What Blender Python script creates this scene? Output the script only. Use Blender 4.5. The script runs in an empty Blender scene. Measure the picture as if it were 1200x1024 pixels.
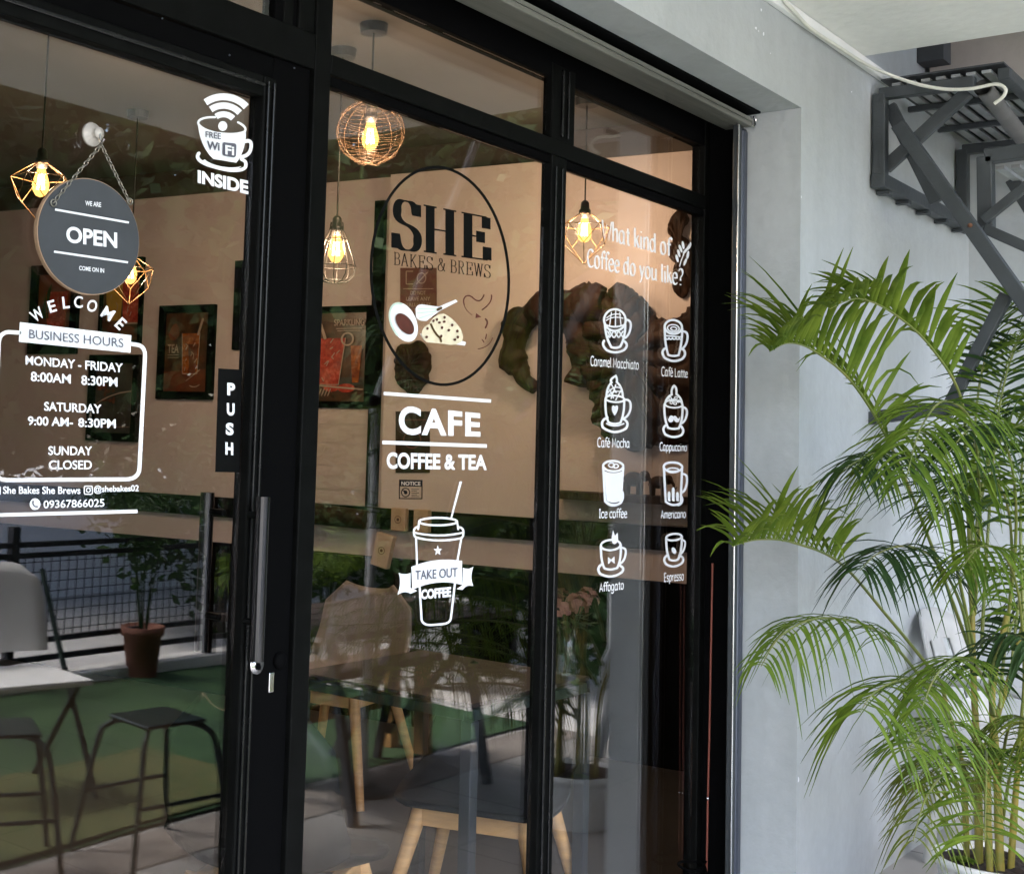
import bpy, bmesh, math, random
from mathutils import Vector, Matrix, noise
R = math.radians
rnd = random.Random(7)
scene = bpy.context.scene
COL = scene.collection

# ------------------------------------------------------------------ camera
F_PX, YAW, PIT, ROL, CX, CY = 1539.963, 0.69411, 0.0789815, 0.0338584, 413.0, 391.47
CAM = Vector((0.0, -1.557, 1.45))
_fw = Vector((math.cos(PIT)*math.cos(YAW), math.cos(PIT)*math.sin(YAW), math.sin(PIT)))
_rt = Vector((math.sin(YAW), -math.cos(YAW), 0.0))
_up = _rt.cross(_fw)
RT = _rt*math.cos(ROL) + _up*math.sin(ROL)
UP = -_rt*math.sin(ROL) + _up*math.cos(ROL)
cd = bpy.data.cameras.new("camera")
cam = bpy.data.objects.new("camera", cd); COL.objects.link(cam)
cd.sensor_width = 36.0; cd.sensor_fit = 'HORIZONTAL'; cd.lens = F_PX/1200*36
cd.shift_x = (600-CX)/1200; cd.shift_y = -(512-CY)/1200
cd.clip_start = 0.05; cd.clip_end = 500
m4 = Matrix((RT, UP, -_fw)).transposed().to_4x4(); m4.translation = CAM
cam.matrix_world = m4
scene.camera = cam

# ------------------------------------------------------------------ sky, sun, exposure
SUN_EL, SUN_AZ = R(58), R(215)
w = bpy.data.worlds.new("World"); scene.world = w; w.use_nodes = True
nt = w.node_tree; bg = nt.nodes["Background"]
sk = nt.nodes.new("ShaderNodeTexSky"); sk.sky_type = 'NISHITA'; sk.sun_disc = False
sk.sun_elevation = SUN_EL; sk.sun_rotation = SUN_AZ; sk.dust_density = 3.0; sk.air_density = 1.0
nt.links.new(sk.outputs[0], bg.inputs[0]); bg.inputs[1].default_value = 0.15
sd = bpy.data.lights.new("sun", 'SUN'); sd.energy = 1.5; sd.angle = R(12); sd.color = (1, .96, .9)
sun = bpy.data.objects.new("sun", sd); COL.objects.link(sun)
# NISHITA: rotation 0 = +Y, clockwise seen from above
sdir = Vector((math.sin(SUN_AZ)*math.cos(SUN_EL), math.cos(SUN_AZ)*math.cos(SUN_EL), math.sin(SUN_EL)))
sun.rotation_euler = sdir.to_track_quat('Z', 'Y').to_euler()
sun.location = (0, -6, 9)
vs = scene.view_settings
vs.view_transform = 'Standard'; vs.look = 'None'; vs.gamma = 1.0; vs.exposure = 2.95
scene.render.engine = 'CYCLES'
cy = scene.cycles
cy.use_denoising = True; cy.max_bounces = 10; cy.diffuse_bounces = 4; cy.glossy_bounces = 6
cy.transparent_max_bounces = 40; cy.caustics_reflective = False; cy.caustics_refractive = False
cy.sample_clamp_indirect = 6.0
LAMP_W = 6.8

# ------------------------------------------------------------------ photo pixel -> point on a real plane
def ray(px, py):
    return RT*((px-CX)/F_PX) - UP*((py-CY)/F_PX) + _fw
def at(px, py, ax, val):
    d = ray(px, py); return CAM + d*((val-CAM[ax])/d[ax])
YF, YG = 0.30, 0.3225                      # front of the frame members, outer face of the glass
WA, WB = Vector((5.646, 1.384, 0)), Vector((5.058, 5.689, 0))   # line of the cafe's end wall
WD = (WB-WA).normalized(); WN = Vector((-WD.y, WD.x, 0)) * 1.0
if WN.x > 0: WN = -WN                    # towards the room
W_ROT = math.atan2(-WD.y, -WD.x)
def onwall(px, py, off=0.0):
    d = ray(px, py); p0 = WA + WN*off
    return CAM + d*(WN.dot(p0-CAM)/WN.dot(d))
def refl(px, py, ax, val):               # real point whose mirror image in the glass is seen at a pixel
    p = at(px, py, ax, val if ax != 1 else 2*YG-val); p.y = 2*YG-p.y; return p

# ------------------------------------------------------------------ materials
def mat(name, col, rough=.6, metal=0.0, var=0.0, scale=8.0, bump=0.0, bscale=60.0, spec=.5, col2=None, stretch=None, coat=0.0):
    m = bpy.data.materials.new(name); m.use_nodes = True
    n = m.node_tree.nodes; L = m.node_tree.links; b = n["Principled BSDF"]
    b.inputs["Base Color"].default_value = (*col, 1); b.inputs["Roughness"].default_value = rough
    b.inputs["Metallic"].default_value = metal; b.inputs["Specular IOR Level"].default_value = spec
    b.inputs["Coat Weight"].default_value = coat
    tc = n.new("ShaderNodeTexCoord"); src = tc.outputs["Object"]
    if stretch:
        mp = n.new("ShaderNodeMapping"); mp.inputs["Scale"].default_value = stretch
        L.new(src, mp.inputs[0]); src = mp.outputs[0]
    if var or col2:
        t = n.new("ShaderNodeTexNoise"); t.inputs["Scale"].default_value = scale; t.inputs["Detail"].default_value = 6
        t.inputs["Roughness"].default_value = .6
        L.new(src, t.inputs["Vector"])
        r = n.new("ShaderNodeValToRGB"); r.color_ramp.elements[0].position = .32; r.color_ramp.elements[1].position = .68
        c2 = col2 or tuple(min(1, c*(1+var)) for c in col)
        c1 = col if col2 else tuple(c*(1-var) for c in col)
        r.color_ramp.elements[0].color = (*c1, 1); r.color_ramp.elements[1].color = (*c2, 1)
        L.new(t.outputs["Fac"], r.inputs[0]); L.new(r.outputs[0], b.inputs["Base Color"])
        mr = n.new("ShaderNodeMapRange"); mr.inputs[3].default_value = max(.02, rough-.08); mr.inputs[4].default_value = min(1, rough+.1)
        L.new(t.outputs["Fac"], mr.inputs[0]); L.new(mr.outputs[0], b.inputs["Roughness"])
    if bump:
        t2 = n.new("ShaderNodeTexNoise"); t2.inputs["Scale"].default_value = bscale; t2.inputs["Detail"].default_value = 5
        L.new(src, t2.inputs["Vector"])
        bp = n.new("ShaderNodeBump"); bp.inputs["Strength"].default_value = bump; bp.inputs["Distance"].default_value = .01
        L.new(t2.outputs["Fac"], bp.inputs["Height"]); L.new(bp.outputs[0], b.inputs["Normal"])
    return m

def glass_mat(name, tint=(.93, .94, .93), gain=1.0):
    m = bpy.data.materials.new(name); m.use_nodes = True
    n = m.node_tree.nodes; L = m.node_tree.links; n.remove(n["Principled BSDF"])
    o = n["Material Output"]
    ge = n.new("ShaderNodeNewGeometry"); ma = n.new("ShaderNodeMath"); ma.operation = 'MULTIPLY_ADD'
    ma.inputs[1].default_value = -(1.55-1/1.55); ma.inputs[2].default_value = 1.55
    L.new(ge.outputs["Backfacing"], ma.inputs[0])
    fr = n.new("ShaderNodeFresnel"); L.new(ma.outputs[0], fr.inputs["IOR"])
    g2 = n.new("ShaderNodeMath"); g2.operation = 'MULTIPLY'; g2.inputs[1].default_value = gain; g2.use_clamp = True
    L.new(fr.outputs[0], g2.inputs[0])
    tr = n.new("ShaderNodeBsdfTransparent"); tr.inputs[0].default_value = (*tint, 1)
    gl = n.new("ShaderNodeBsdfGlossy"); gl.inputs["Roughness"].default_value = 0.0; gl.inputs[0].default_value = (1, 1, 1, 1)
    nz = n.new("ShaderNodeTexNoise"); nz.inputs["Scale"].default_value = 1.6; nz.inputs["Detail"].default_value = 1
    tc = n.new("ShaderNodeTexCoord"); L.new(tc.outputs["Object"], nz.inputs["Vector"])
    bp = n.new("ShaderNodeBump"); bp.inputs["Strength"].default_value = .12; bp.inputs["Distance"].default_value = .01
    L.new(nz.outputs["Fac"], bp.inputs["Height"]); L.new(bp.outputs[0], gl.inputs["Normal"])
    mx = n.new("ShaderNodeMixShader"); L.new(g2.outputs[0], mx.inputs[0]); L.new(tr.outputs[0], mx.inputs[1]); L.new(gl.outputs[0], mx.inputs[2])
    L.new(mx.outputs[0], o.inputs[0]); return m

def emit_mat(name, col, strength, transp=0.0):
    m = bpy.data.materials.new(name); m.use_nodes = True
    n = m.node_tree.nodes; L = m.node_tree.links; n.remove(n["Principled BSDF"])
    e = n.new("ShaderNodeEmission"); e.inputs[0].default_value = (*col, 1); e.inputs[1].default_value = strength
    o = n["Material Output"]
    if transp:
        t = n.new("ShaderNodeBsdfTransparent"); t.inputs[0].default_value = (1, .93, .8, 1)
        mx = n.new("ShaderNodeMixShader"); mx.inputs[0].default_value = 1-transp
        L.new(t.outputs[0], mx.inputs[1]); L.new(e.outputs[0], mx.inputs[2]); L.new(mx.outputs[0], o.inputs[0])
    else: L.new(e.outputs[0], o.inputs[0])
    return m

def leaf_mat(name, c1, c2, transl=.25, rough=.55):
    m = mat(name, c1, rough, col2=c2, scale=9.0, spec=.22)
    n = m.node_tree.nodes; L = m.node_tree.links; b = n["Principled BSDF"]; o = n["Material Output"]
    t = n.new("ShaderNodeBsdfTranslucent"); mx = n.new("ShaderNodeMixShader"); mx.inputs[0].default_value = transl
    ramp = [x for x in n if x.type == 'VALTORGB'][0]
    L.new(ramp.outputs[0], t.inputs[0])
    L.new(b.outputs[0], mx.inputs[1]); L.new(t.outputs[0], mx.inputs[2]); L.new(mx.outputs[0], o.inputs[0]); return m

def tile_mat(name, c, grout, size, rough=.35, rot=0.0):
    m = mat(name, c, rough); n = m.node_tree.nodes; L = m.node_tree.links; b = n["Principled BSDF"]
    tc = n.new("ShaderNodeTexCoord"); br = n.new("ShaderNodeTexBrick")
    mp = n.new("ShaderNodeMapping"); mp.inputs["Rotation"].default_value = (0, 0, rot); L.new(tc.outputs["Object"], mp.inputs[0])
    br.offset = 0; br.inputs["Scale"].default_value = 1; br.inputs["Brick Width"].default_value = size; br.inputs["Row Height"].default_value = size
    br.inputs["Mortar Size"].default_value = .006; br.inputs["Color1"].default_value = (*c, 1)
    br.inputs["Color2"].default_value = (*[x*.86 for x in c], 1); br.inputs["Mortar"].default_value = (*grout, 1)
    L.new(mp.outputs[0], br.inputs["Vector"])
    nz = n.new("ShaderNodeTexNoise"); nz.inputs["Scale"].default_value = 2.2; nz.inputs["Detail"].default_value = 8; L.new(tc.outputs["Object"], nz.inputs["Vector"])
    mr = n.new("ShaderNodeMapRange"); mr.inputs[3].default_value = .65; mr.inputs[4].default_value = 1.25; L.new(nz.outputs["Fac"], mr.inputs[0])
    mx = n.new("ShaderNodeMix"); mx.data_type = 'RGBA'; mx.blend_type = 'MULTIPLY'; mx.inputs[0].default_value = 1
    L.new(br.outputs["Color"], mx.inputs[6]); L.new(mr.outputs[0], mx.inputs[7]); L.new(mx.outputs[2], b.inputs["Base Color"])
    bp = n.new("ShaderNodeBump"); bp.inputs["Strength"].default_value = .5; bp.inputs["Distance"].default_value = .004; bp.invert = True
    L.new(br.outputs["Fac"], bp.inputs["Height"]); L.new(bp.outputs[0], b.inputs["Normal"]); return m

def plaster_mat(name, c, streak=.10):
    m = mat(name, c, .55, bump=.45, bscale=22); n = m.node_tree.nodes; L = m.node_tree.links; b = n["Principled BSDF"]
    tc = n.new("ShaderNodeTexCoord"); mp = n.new("ShaderNodeMapping"); mp.inputs["Scale"].default_value = (2.2, 2.2, .5); L.new(tc.outputs["Object"], mp.inputs[0])
    a = n.new("ShaderNodeTexNoise"); a.inputs["Scale"].default_value = 1.6; a.inputs["Detail"].default_value = 9; a.inputs["Roughness"].default_value = .62; L.new(mp.outputs[0], a.inputs["Vector"])
    f = n.new("ShaderNodeTexNoise"); f.inputs["Scale"].default_value = 26; f.inputs["Detail"].default_value = 4; L.new(tc.outputs["Object"], f.inputs["Vector"])
    r = n.new("ShaderNodeMapRange"); r.inputs[1].default_value = .3; r.inputs[2].default_value = .7; r.inputs[3].default_value = 1-streak; r.inputs[4].default_value = 1+streak; L.new(a.outputs["Fac"], r.inputs[0])
    r2 = n.new("ShaderNodeMapRange"); r2.inputs[1].default_value = .3; r2.inputs[2].default_value = .7; r2.inputs[3].default_value = .97; r2.inputs[4].default_value = 1.03; L.new(f.outputs["Fac"], r2.inputs[0])
    mm = n.new("ShaderNodeMath"); mm.operation = 'MULTIPLY'; L.new(r.outputs[0], mm.inputs[0]); L.new(r2.outputs[0], mm.inputs[1])
    mx = n.new("ShaderNodeMix"); mx.data_type = 'RGBA'; mx.blend_type = 'MULTIPLY'; mx.inputs[0].default_value = 1; mx.inputs[6].default_value = (*c, 1)
    L.new(mm.outputs[0], mx.inputs[7]); L.new(mx.outputs[2], b.inputs["Base Color"]); return m

M = dict(
    wall=plaster_mat("grey_plaster", (.435, .456, .466), .10), soffit=plaster_mat("ceiling_plaster", (.80, .80, .77), .05),
    upper=plaster_mat("beige_plaster", (.42, .37, .33)), darkgrey=mat("dark_grey", (.05, .054, .058), .6, var=.2),
    black=mat("black_aluminium", (.0035, .0037, .0035), .45, var=.3, scale=20, spec=.05), handle=mat("satin_black_tube", (.004, .004, .0045), .16, var=.2, spec=.5), beadm=mat("black_gloss_bead", (.004, .004, .0045), .25, var=.3, scale=20, spec=.4),
    blackm=mat("black_matt", (.002, .002, .0022), .7, spec=.03), rail=mat("shutter_steel", (.10, .112, .145), .32, .75, var=.25, scale=14, stretch=(1, 1, .1)),
    shutter=mat("galvanised_bar", (.17, .17, .15), .5, .35, var=.3, scale=6, stretch=(.2, 4, 4), bump=.2),
    steel=mat("painted_steel", (.036, .042, .046), .48, .0, var=.22, scale=9, bump=.15), rust=mat("rusty_steel", (.12, .05, .025), .8, var=.5, scale=20),
    slat=mat("galvanised_slat", (.34, .35, .35), .45, .35, var=.3, scale=7), pipe=mat("grey_pipe", (.12, .115, .11), .5, var=.3),
    chrome=mat("chrome", (.75, .75, .76), .18, 1.0, var=.1), white=mat("white_vinyl", (.84, .85, .88), .5, var=.03, scale=20),
    blackv=mat("black_vinyl", (.002, .002, .002), .5, spec=.12), greyv=mat("grey_lettering", (.10, .10, .13), .5),
    trunk=mat("white_trunking", (.85, .85, .84), .5, var=.04), whitep=mat("white_plastic", (.44, .44, .435), .4, var=.06), cable=mat("white_cable", (.7, .69, .62), .5, var=.1),
    board=mat("charcoal_board", (.042, .046, .052), .6, var=.15, scale=12), woodrim=mat("plywood_rim", (.42, .27, .17), .6, var=.2),
    clear=mat("clear_suction", (.5, .46, .42), .15, var=.2), chain=mat("chain_metal", (.3, .28, .24), .35, .9),
    beige=mat("cafe_wall_paint", (.56, .465, .43), .6, var=.05, scale=1.5, bump=.08, bscale=20), brownband=mat("dark_wall_band", (.05, .036, .028), .6, var=.1),
    ceil=mat("cafe_ceiling_paint", (.075, .068, .06), .35, var=.12, scale=1.2), pillar=mat("pillar_paint", (.60, .51, .45), .55, var=.04, scale=2),
    wood=mat("light_wood", (.74, .43, .18), .45, var=.22, scale=5, stretch=(1, 1, 6)), oak=mat("amber_wood", (.42, .22, .07), .5, var=.25, scale=6, stretch=(6, 1, 1)),
    darkwood=mat("carved_dark_wood", (.010, .0045, .0025), .6, col2=(.040, .017, .007), scale=9, bump=1.0, bscale=24, stretch=(1, 1, .4), spec=.2),
    plank=mat("beige_plank", (.50, .42, .36), .5, var=.14, scale=3, stretch=(.4, 1, 6)), leather=mat("black_shell", (.004, .0042, .005), .42, var=.3, scale=30, spec=.25),
    beigeshell=mat("beige_shell", (.17, .13, .105), .45, var=.1), kraft=mat("kraft_board", (.42, .29, .18), .7, var=.1), cream=mat("cream_icing", (.75, .66, .47), .6, var=.1, scale=40),
    poster=mat("brown_poster", (.11, .03, .018), .5, var=.1), print=mat("photo_print", (.010, .007, .006), .3, col2=(.11, .045, .016), scale=11),
    printred=mat("red_print", (.05, .015, .008), .3, col2=(.20, .05, .015), scale=5), printdark=mat("charcoal_print", (.012, .012, .012), .3, col2=(.07, .06, .05), scale=6),
    tea=mat("amber_tea", (.13, .018, .005), .25, col2=(.42, .13, .02), scale=26), red=mat("red_drink", (.24, .012, .010), .25, col2=(.55, .09, .05), scale=30),
    yellow=mat("yellow_drink", (.35, .2, .02), .3, col2=(.5, .32, .05), scale=10), paleprint=mat("pale_print", (.36, .27, .20), .4, var=.2),
    brown=mat("cocoa_brown", (.085, .02, .012), .5, var=.3, scale=40), mint=mat("mint_shadow", (.55, .68, .58), .5, var=.15),
    brass=mat("brass_wire", (.13, .07, .025), .45, .6, var=.1), copper=mat("copper_wire", (.10, .055, .028), .45, .6), socket=mat("lamp_socket", (.015, .012, .01), .45),
    bulb=emit_mat("amber_bulb_glass", (1, .46, .10), .75, .5), filament=emit_mat("glowing_filament", (1, .66, .26), 9),
    glass=glass_mat("shop_glass", (.93, .93, .93), 1.05), tglass=glass_mat("table_glass", (.80, .88, .85), 1.2),
    tile=tile_mat("walkway_tile", (.35, .34, .33), (.08, .08, .08), .6), cafetile=tile_mat("cafe_tile", (.055, .05, .048), (.03, .028, .026), .6),
    ground=mat("concrete_ground", (.46, .45, .43), .85, var=.15, scale=1.5, bump=.3), turf=mat("artificial_turf", (.018, .065, .022), .9, col2=(.055, .13, .04), scale=2.0, bump=1.0, bscale=400),
    turfy=mat("yellow_turf", (.15, .145, .045), .9, col2=(.09, .13, .04), scale=9, bump=1.0, bscale=400), stone=mat("paving_stone", (.20, .175, .155), .75, var=.25, scale=3, bump=.3),
    kerb=mat("pale_kerb", (.55, .54, .52), .7, var=.1), whitewall=mat("white_boundary", (.82, .82, .84), .7, var=.05, scale=2),
    terra=mat("terracotta", (.23, .085, .05), .7, var=.2, scale=8), soil=mat("potting_soil", (.035, .025, .018), .95, var=.5, scale=40, bump=.8),
    pot=mat("white_pot_plastic", (.74, .74, .72), .38, var=.05), palm=leaf_mat("palm_leaf", (.045, .098, .010), (.16, .235, .026), .42), palmlit=leaf_mat("palm_leaf_backlit", (.065, .125, .012), (.20, .28, .035), .42),  # top fronds: brighter leaf copy with backlight put into the colour
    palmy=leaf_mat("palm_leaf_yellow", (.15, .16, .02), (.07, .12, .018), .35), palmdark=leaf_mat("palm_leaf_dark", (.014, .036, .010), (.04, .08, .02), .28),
    dry=leaf_mat("dry_leaf", (.13, .10, .045), (.075, .08, .03), .2), cane=mat("palm_cane", (.14, .16, .025), .45, col2=(.30, .22, .04), scale=4, stretch=(1, 1, 3)),
    rachis=mat("palm_rachis", (.10, .15, .03), .45, col2=(.20, .20, .045), scale=6), treeleaf=leaf_mat("tree_leaf", (.015, .045, .010), (.05, .10, .025), .25),
    treeleaf2=leaf_mat("tree_leaf_pale", (.035, .08, .02), (.10, .16, .05), .3), bark=mat("tree_bark", (.09, .07, .05), .9, var=.3, bump=.6), rose=mat("dried_rose", (.12, .04, .03), .85, col2=(.22, .10, .07), scale=25),
    legmetal=mat("blue_grey_metal", (.035, .042, .05), .45, .3), greenmetal=mat("dark_green_metal", (.02, .035, .03), .35, .3), wire=mat("mesh_wire", (.02, .02, .025), .5, .3),
    slatwood=mat("brown_slat", (.075, .05, .035), .55, var=.3, scale=8, stretch=(1, 8, 1)), cord=mat("copper_cord", (.26, .07, .045), .5), tabletop=mat("dark_slatted_top", (.022, .016, .013), .5, var=.5, scale=9, stretch=(1, 14, 1), spec=.15), bag=mat("paper_bag", (.48, .36, .26), .7, var=.1),
)

# ------------------------------------------------------------------ mesh builder
class MB:
    def __init__(s): s.v = []; s.f = []; s.sm = []
    def add(s, vs, fs, smooth=False):
        o = len(s.v); s.v += [tuple(v) for v in vs]; s.f += [tuple(i+o for i in f) for f in fs]; s.sm += [smooth]*len(fs); return s
    def merge(s, o): return s.add(o.v, o.f)
    def box(s, a, b, rot=None, c=None, bev=0.0):
        (x0, y0, z0), (x1, y1, z1) = a, b
        x0, x1 = min(x0, x1), max(x0, x1); y0, y1 = min(y0, y1), max(y0, y1); z0, z1 = min(z0, z1), max(z0, z1)
        if bev > 0:
            bm = bmesh.new(); bmesh.ops.create_cube(bm, size=1)
            for v in bm.verts: v.co = Vector(((x0+x1)/2+v.co.x*(x1-x0), (y0+y1)/2+v.co.y*(y1-y0), (z0+z1)/2+v.co.z*(z1-z0)))
            bmesh.ops.bevel(bm, geom=bm.edges[:], offset=min(bev, .45*min(x1-x0, y1-y0, z1-z0)), segments=2, affect='EDGES', profile=.5)
            vs = [v.co.copy() for v in bm.verts]; bm.verts.index_update(); fs = [[v.index for v in f.verts] for f in bm.faces]; bm.free()
        else:
            vs = [Vector(p) for p in ((x0, y0, z0), (x1, y0, z0), (x1, y1, z0), (x0, y1, z0), (x0, y0, z1), (x1, y0, z1), (x1, y1, z1), (x0, y1, z1))]
            fs = [(0, 3, 2, 1), (4, 5, 6, 7), (0, 1, 5, 4), (1, 2, 6, 5), (2, 3, 7, 6), (3, 0, 4, 7)]
        if rot is not None:
            c = Vector(c) if c else Vector(((x0+x1)/2, (y0+y1)/2, (z0+z1)/2)); vs = [rot @ (v-c) + c for v in vs]
        return s.add(vs, fs)
    def bar(s, p, q, wd, ht, up=(0, 0, 1), bev=0.003):
        p, q = Vector(p), Vector(q); d = q-p; L = d.length; d.normalize(); u = Vector(up)
        if abs(d.dot(u)) > .98: u = Vector((1, 0, 0))
        x = d.cross(u).normalized(); z = x.cross(d)
        o = MB().box((-wd/2, 0, -ht/2), (wd/2, L, ht/2), bev=bev)
        return s.add([p + x*v[0] + d*v[1] + z*v[2] for v in o.v], o.f)
    def tube(s, pts, r, n=8, caps=True, closed=False):
        pts = [Vector(p) for p in pts]; k = len(pts)
        rs = r if isinstance(r, (list, tuple)) else [r]*k
        prev = None; vs = []; fs = []
        for i, p in enumerate(pts):
            a = pts[(i-1) % k] if (closed or i > 0) else p; b = pts[(i+1) % k] if (closed or i < k-1) else p
            t = (b-a).normalized()
            if prev is None:
                u = Vector((0, 0, 1)) if abs(t.z) < .9 else Vector((1, 0, 0)); x = t.cross(u).normalized()
            else:
                x = (prev - t*prev.dot(t))
                x = x.normalized() if x.length > 1e-6 else t.cross(Vector((0, 1, 0))).normalized()
            prev = x; y = t.cross(x)
            for j in range(n):
                a_ = 2*math.pi*j/n; vs.append(p + (x*math.cos(a_)+y*math.sin(a_))*rs[i])
        for i in range(k if closed else k-1):
            for j in range(n):
                A, B = i*n, ((i+1) % k)*n; fs.append((A+j, A+(j+1) % n, B+(j+1) % n, B+j))
        o = len(s.f); s.add(vs, fs, True)
        if caps and not closed:
            s.add(vs[:n], [tuple(range(n))[::-1]]); s.add(vs[-n:], [tuple(range(n))])
        return s
    def lathe(s, prof, n=24, c=(0, 0, 0), smooth=True, ripple=0, ramp=0.0):
        c = Vector(c); vs = []; fs = []; k = len(prof)
        for r, z in prof:
            for j in range(n):
                a = 2*math.pi*j/n; rr = r*(1+ramp*(math.cos(a*ripple) if ripple else 0)); vs.append(c+Vector((rr*math.cos(a), rr*math.sin(a), z)))
        for i in range(k-1):
            for j in range(n): fs.append((i*n+j, i*n+(j+1) % n, (i+1)*n+(j+1) % n, (i+1)*n+j))
        return s.add(vs, fs, smooth)
    def disc(s, c, r, n=24, z=0, up=1):
        vs = [(c[0]+r*math.cos(2*math.pi*j/n), c[1]+r*math.sin(2*math.pi*j/n), z) for j in range(n)]
        return s.add(vs, [tuple(range(n)) if up > 0 else tuple(range(n))[::-1]])
    def ball(s, c, r, n=10, sq=(1, 1, 1)):
        prof = [(max(1e-4, math.sin(math.pi*i/n)), -math.cos(math.pi*i/n)) for i in range(n+1)]
        o = MB().lathe(prof, n*2); return s.add([(c[0]+v[0]*r*sq[0], c[1]+v[1]*r*sq[1], c[2]+v[2]*r*sq[2]) for v in o.v], o.f, True)
    def xf(s, fn): s.v = [tuple(fn(Vector(v))) for v in s.v]; return s
    def shift(s, d): d = Vector(d); return s.xf(lambda v: v+d)

def props(o, label=None, cat=None, group=None, kind=None):
    if label: o["label"] = label
    if cat: o["category"] = cat
    if group: o["group"] = group
    if kind: o["kind"] = kind
    return o
def obj(name, mb, m, parent=None, label=None, cat=None, group=None, kind=None, world=False, recentre=True):
    vs = [Vector(v) for v in mb.v]; loc = Vector((0, 0, 0))
    if parent is None and recentre and vs:
        lo = [min(v[i] for v in vs) for i in range(3)]; hi = [max(v[i] for v in vs) for i in range(3)]
        loc = Vector(((lo[0]+hi[0])/2, (lo[1]+hi[1])/2, lo[2])); vs = [v-loc for v in vs]
    if parent is not None and world:
        inv = parent.matrix_world.inverted() if False else None
        o = parent; T = Matrix.Identity(4)
        while o is not None:
            T = Matrix.Translation(o.location) @ o.rotation_euler.to_matrix().to_4x4() @ T; o = o.parent
        Ti = T.inverted(); vs = [Ti @ v for v in vs]
    me = bpy.data.meshes.new(name); me.from_pydata([tuple(v) for v in vs], [], mb.f); me.validate()
    sm = mb.sm
    if len(sm) == len(me.polygons): me.polygons.foreach_set("use_smooth", sm)
    me.materials.append(m)
    o = bpy.data.objects.new(name, me); COL.objects.link(o); o.location = loc
    if parent is not None: o.parent = parent
    return props(o, label, cat, group, kind)
def thing(name, loc, label, cat, group=None, rz=0.0):
    o = bpy.data.objects.new(name, None); o.empty_display_size = .1; COL.objects.link(o)
    o.location = loc; o.rotation_euler = (0, 0, rz); return props(o, label, cat, group)
def copy_tree(o, parent=None):
    c = o.copy(); COL.objects.link(c)
    if parent is not None: c.parent = parent
    for ch in list(o.children): copy_tree(ch, c)
    return c
def struct(name, mb, m): return obj(name, mb, m, kind='structure')

# ------------------------------------------------------------------ flat drawing: pen strokes, fills, letters
def path(d):
    """svg-like M/L/Q/C/Z string -> list of (points, closed)"""
    out = []; cur = []; tk = d.replace(',', ' ').split(); i = 0; cmd = 'M'
    def num(k):
        nonlocal i
        r = [float(t) for t in tk[i:i+k]]; i += k; return r
    while i < len(tk):
        if tk[i] in 'MLQCZ':
            cmd = tk[i]; i += 1
            if cmd == 'Z':
                if cur: out.append((cur, True)); cur = []
                continue
        if cmd == 'M':
            if len(cur) > 1: out.append((cur, False))
            cur = [tuple(num(2))]; cmd = 'L'
        elif cmd == 'L': cur.append(tuple(num(2)))
        elif cmd == 'Q':
            a = cur[-1]; b = num(4)
            for k in range(1, 9):
                t = k/8; cur.append(((1-t)**2*a[0]+2*t*(1-t)*b[0]+t*t*b[2], (1-t)**2*a[1]+2*t*(1-t)*b[1]+t*t*b[3]))
        elif cmd == 'C':
            a = cur[-1]; b = num(6)
            for k in range(1, 13):
                t = k/12; s_ = 1-t
                cur.append(tuple(s_**3*a[j]+3*t*s_*s_*b[j]+3*t*t*s_*b[2+j]+t**3*b[4+j] for j in (0, 1)))
    if len(cur) > 1: out.append((cur, False))
    return out
def ell(cx, cy, rx, ry, rot=0.0, a0=0, a1=360, n=28):
    full = abs(a1-a0) >= 360; c, s_ = math.cos(R(rot)), math.sin(R(rot)); pts = []
    for k in range(n if full else n+1):
        a = R(a0+(a1-a0)*k/n); x, y = rx*math.cos(a), ry*math.sin(a); pts.append((cx+x*c-y*s_, cy+x*s_+y*c))
    return pts, full
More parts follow.
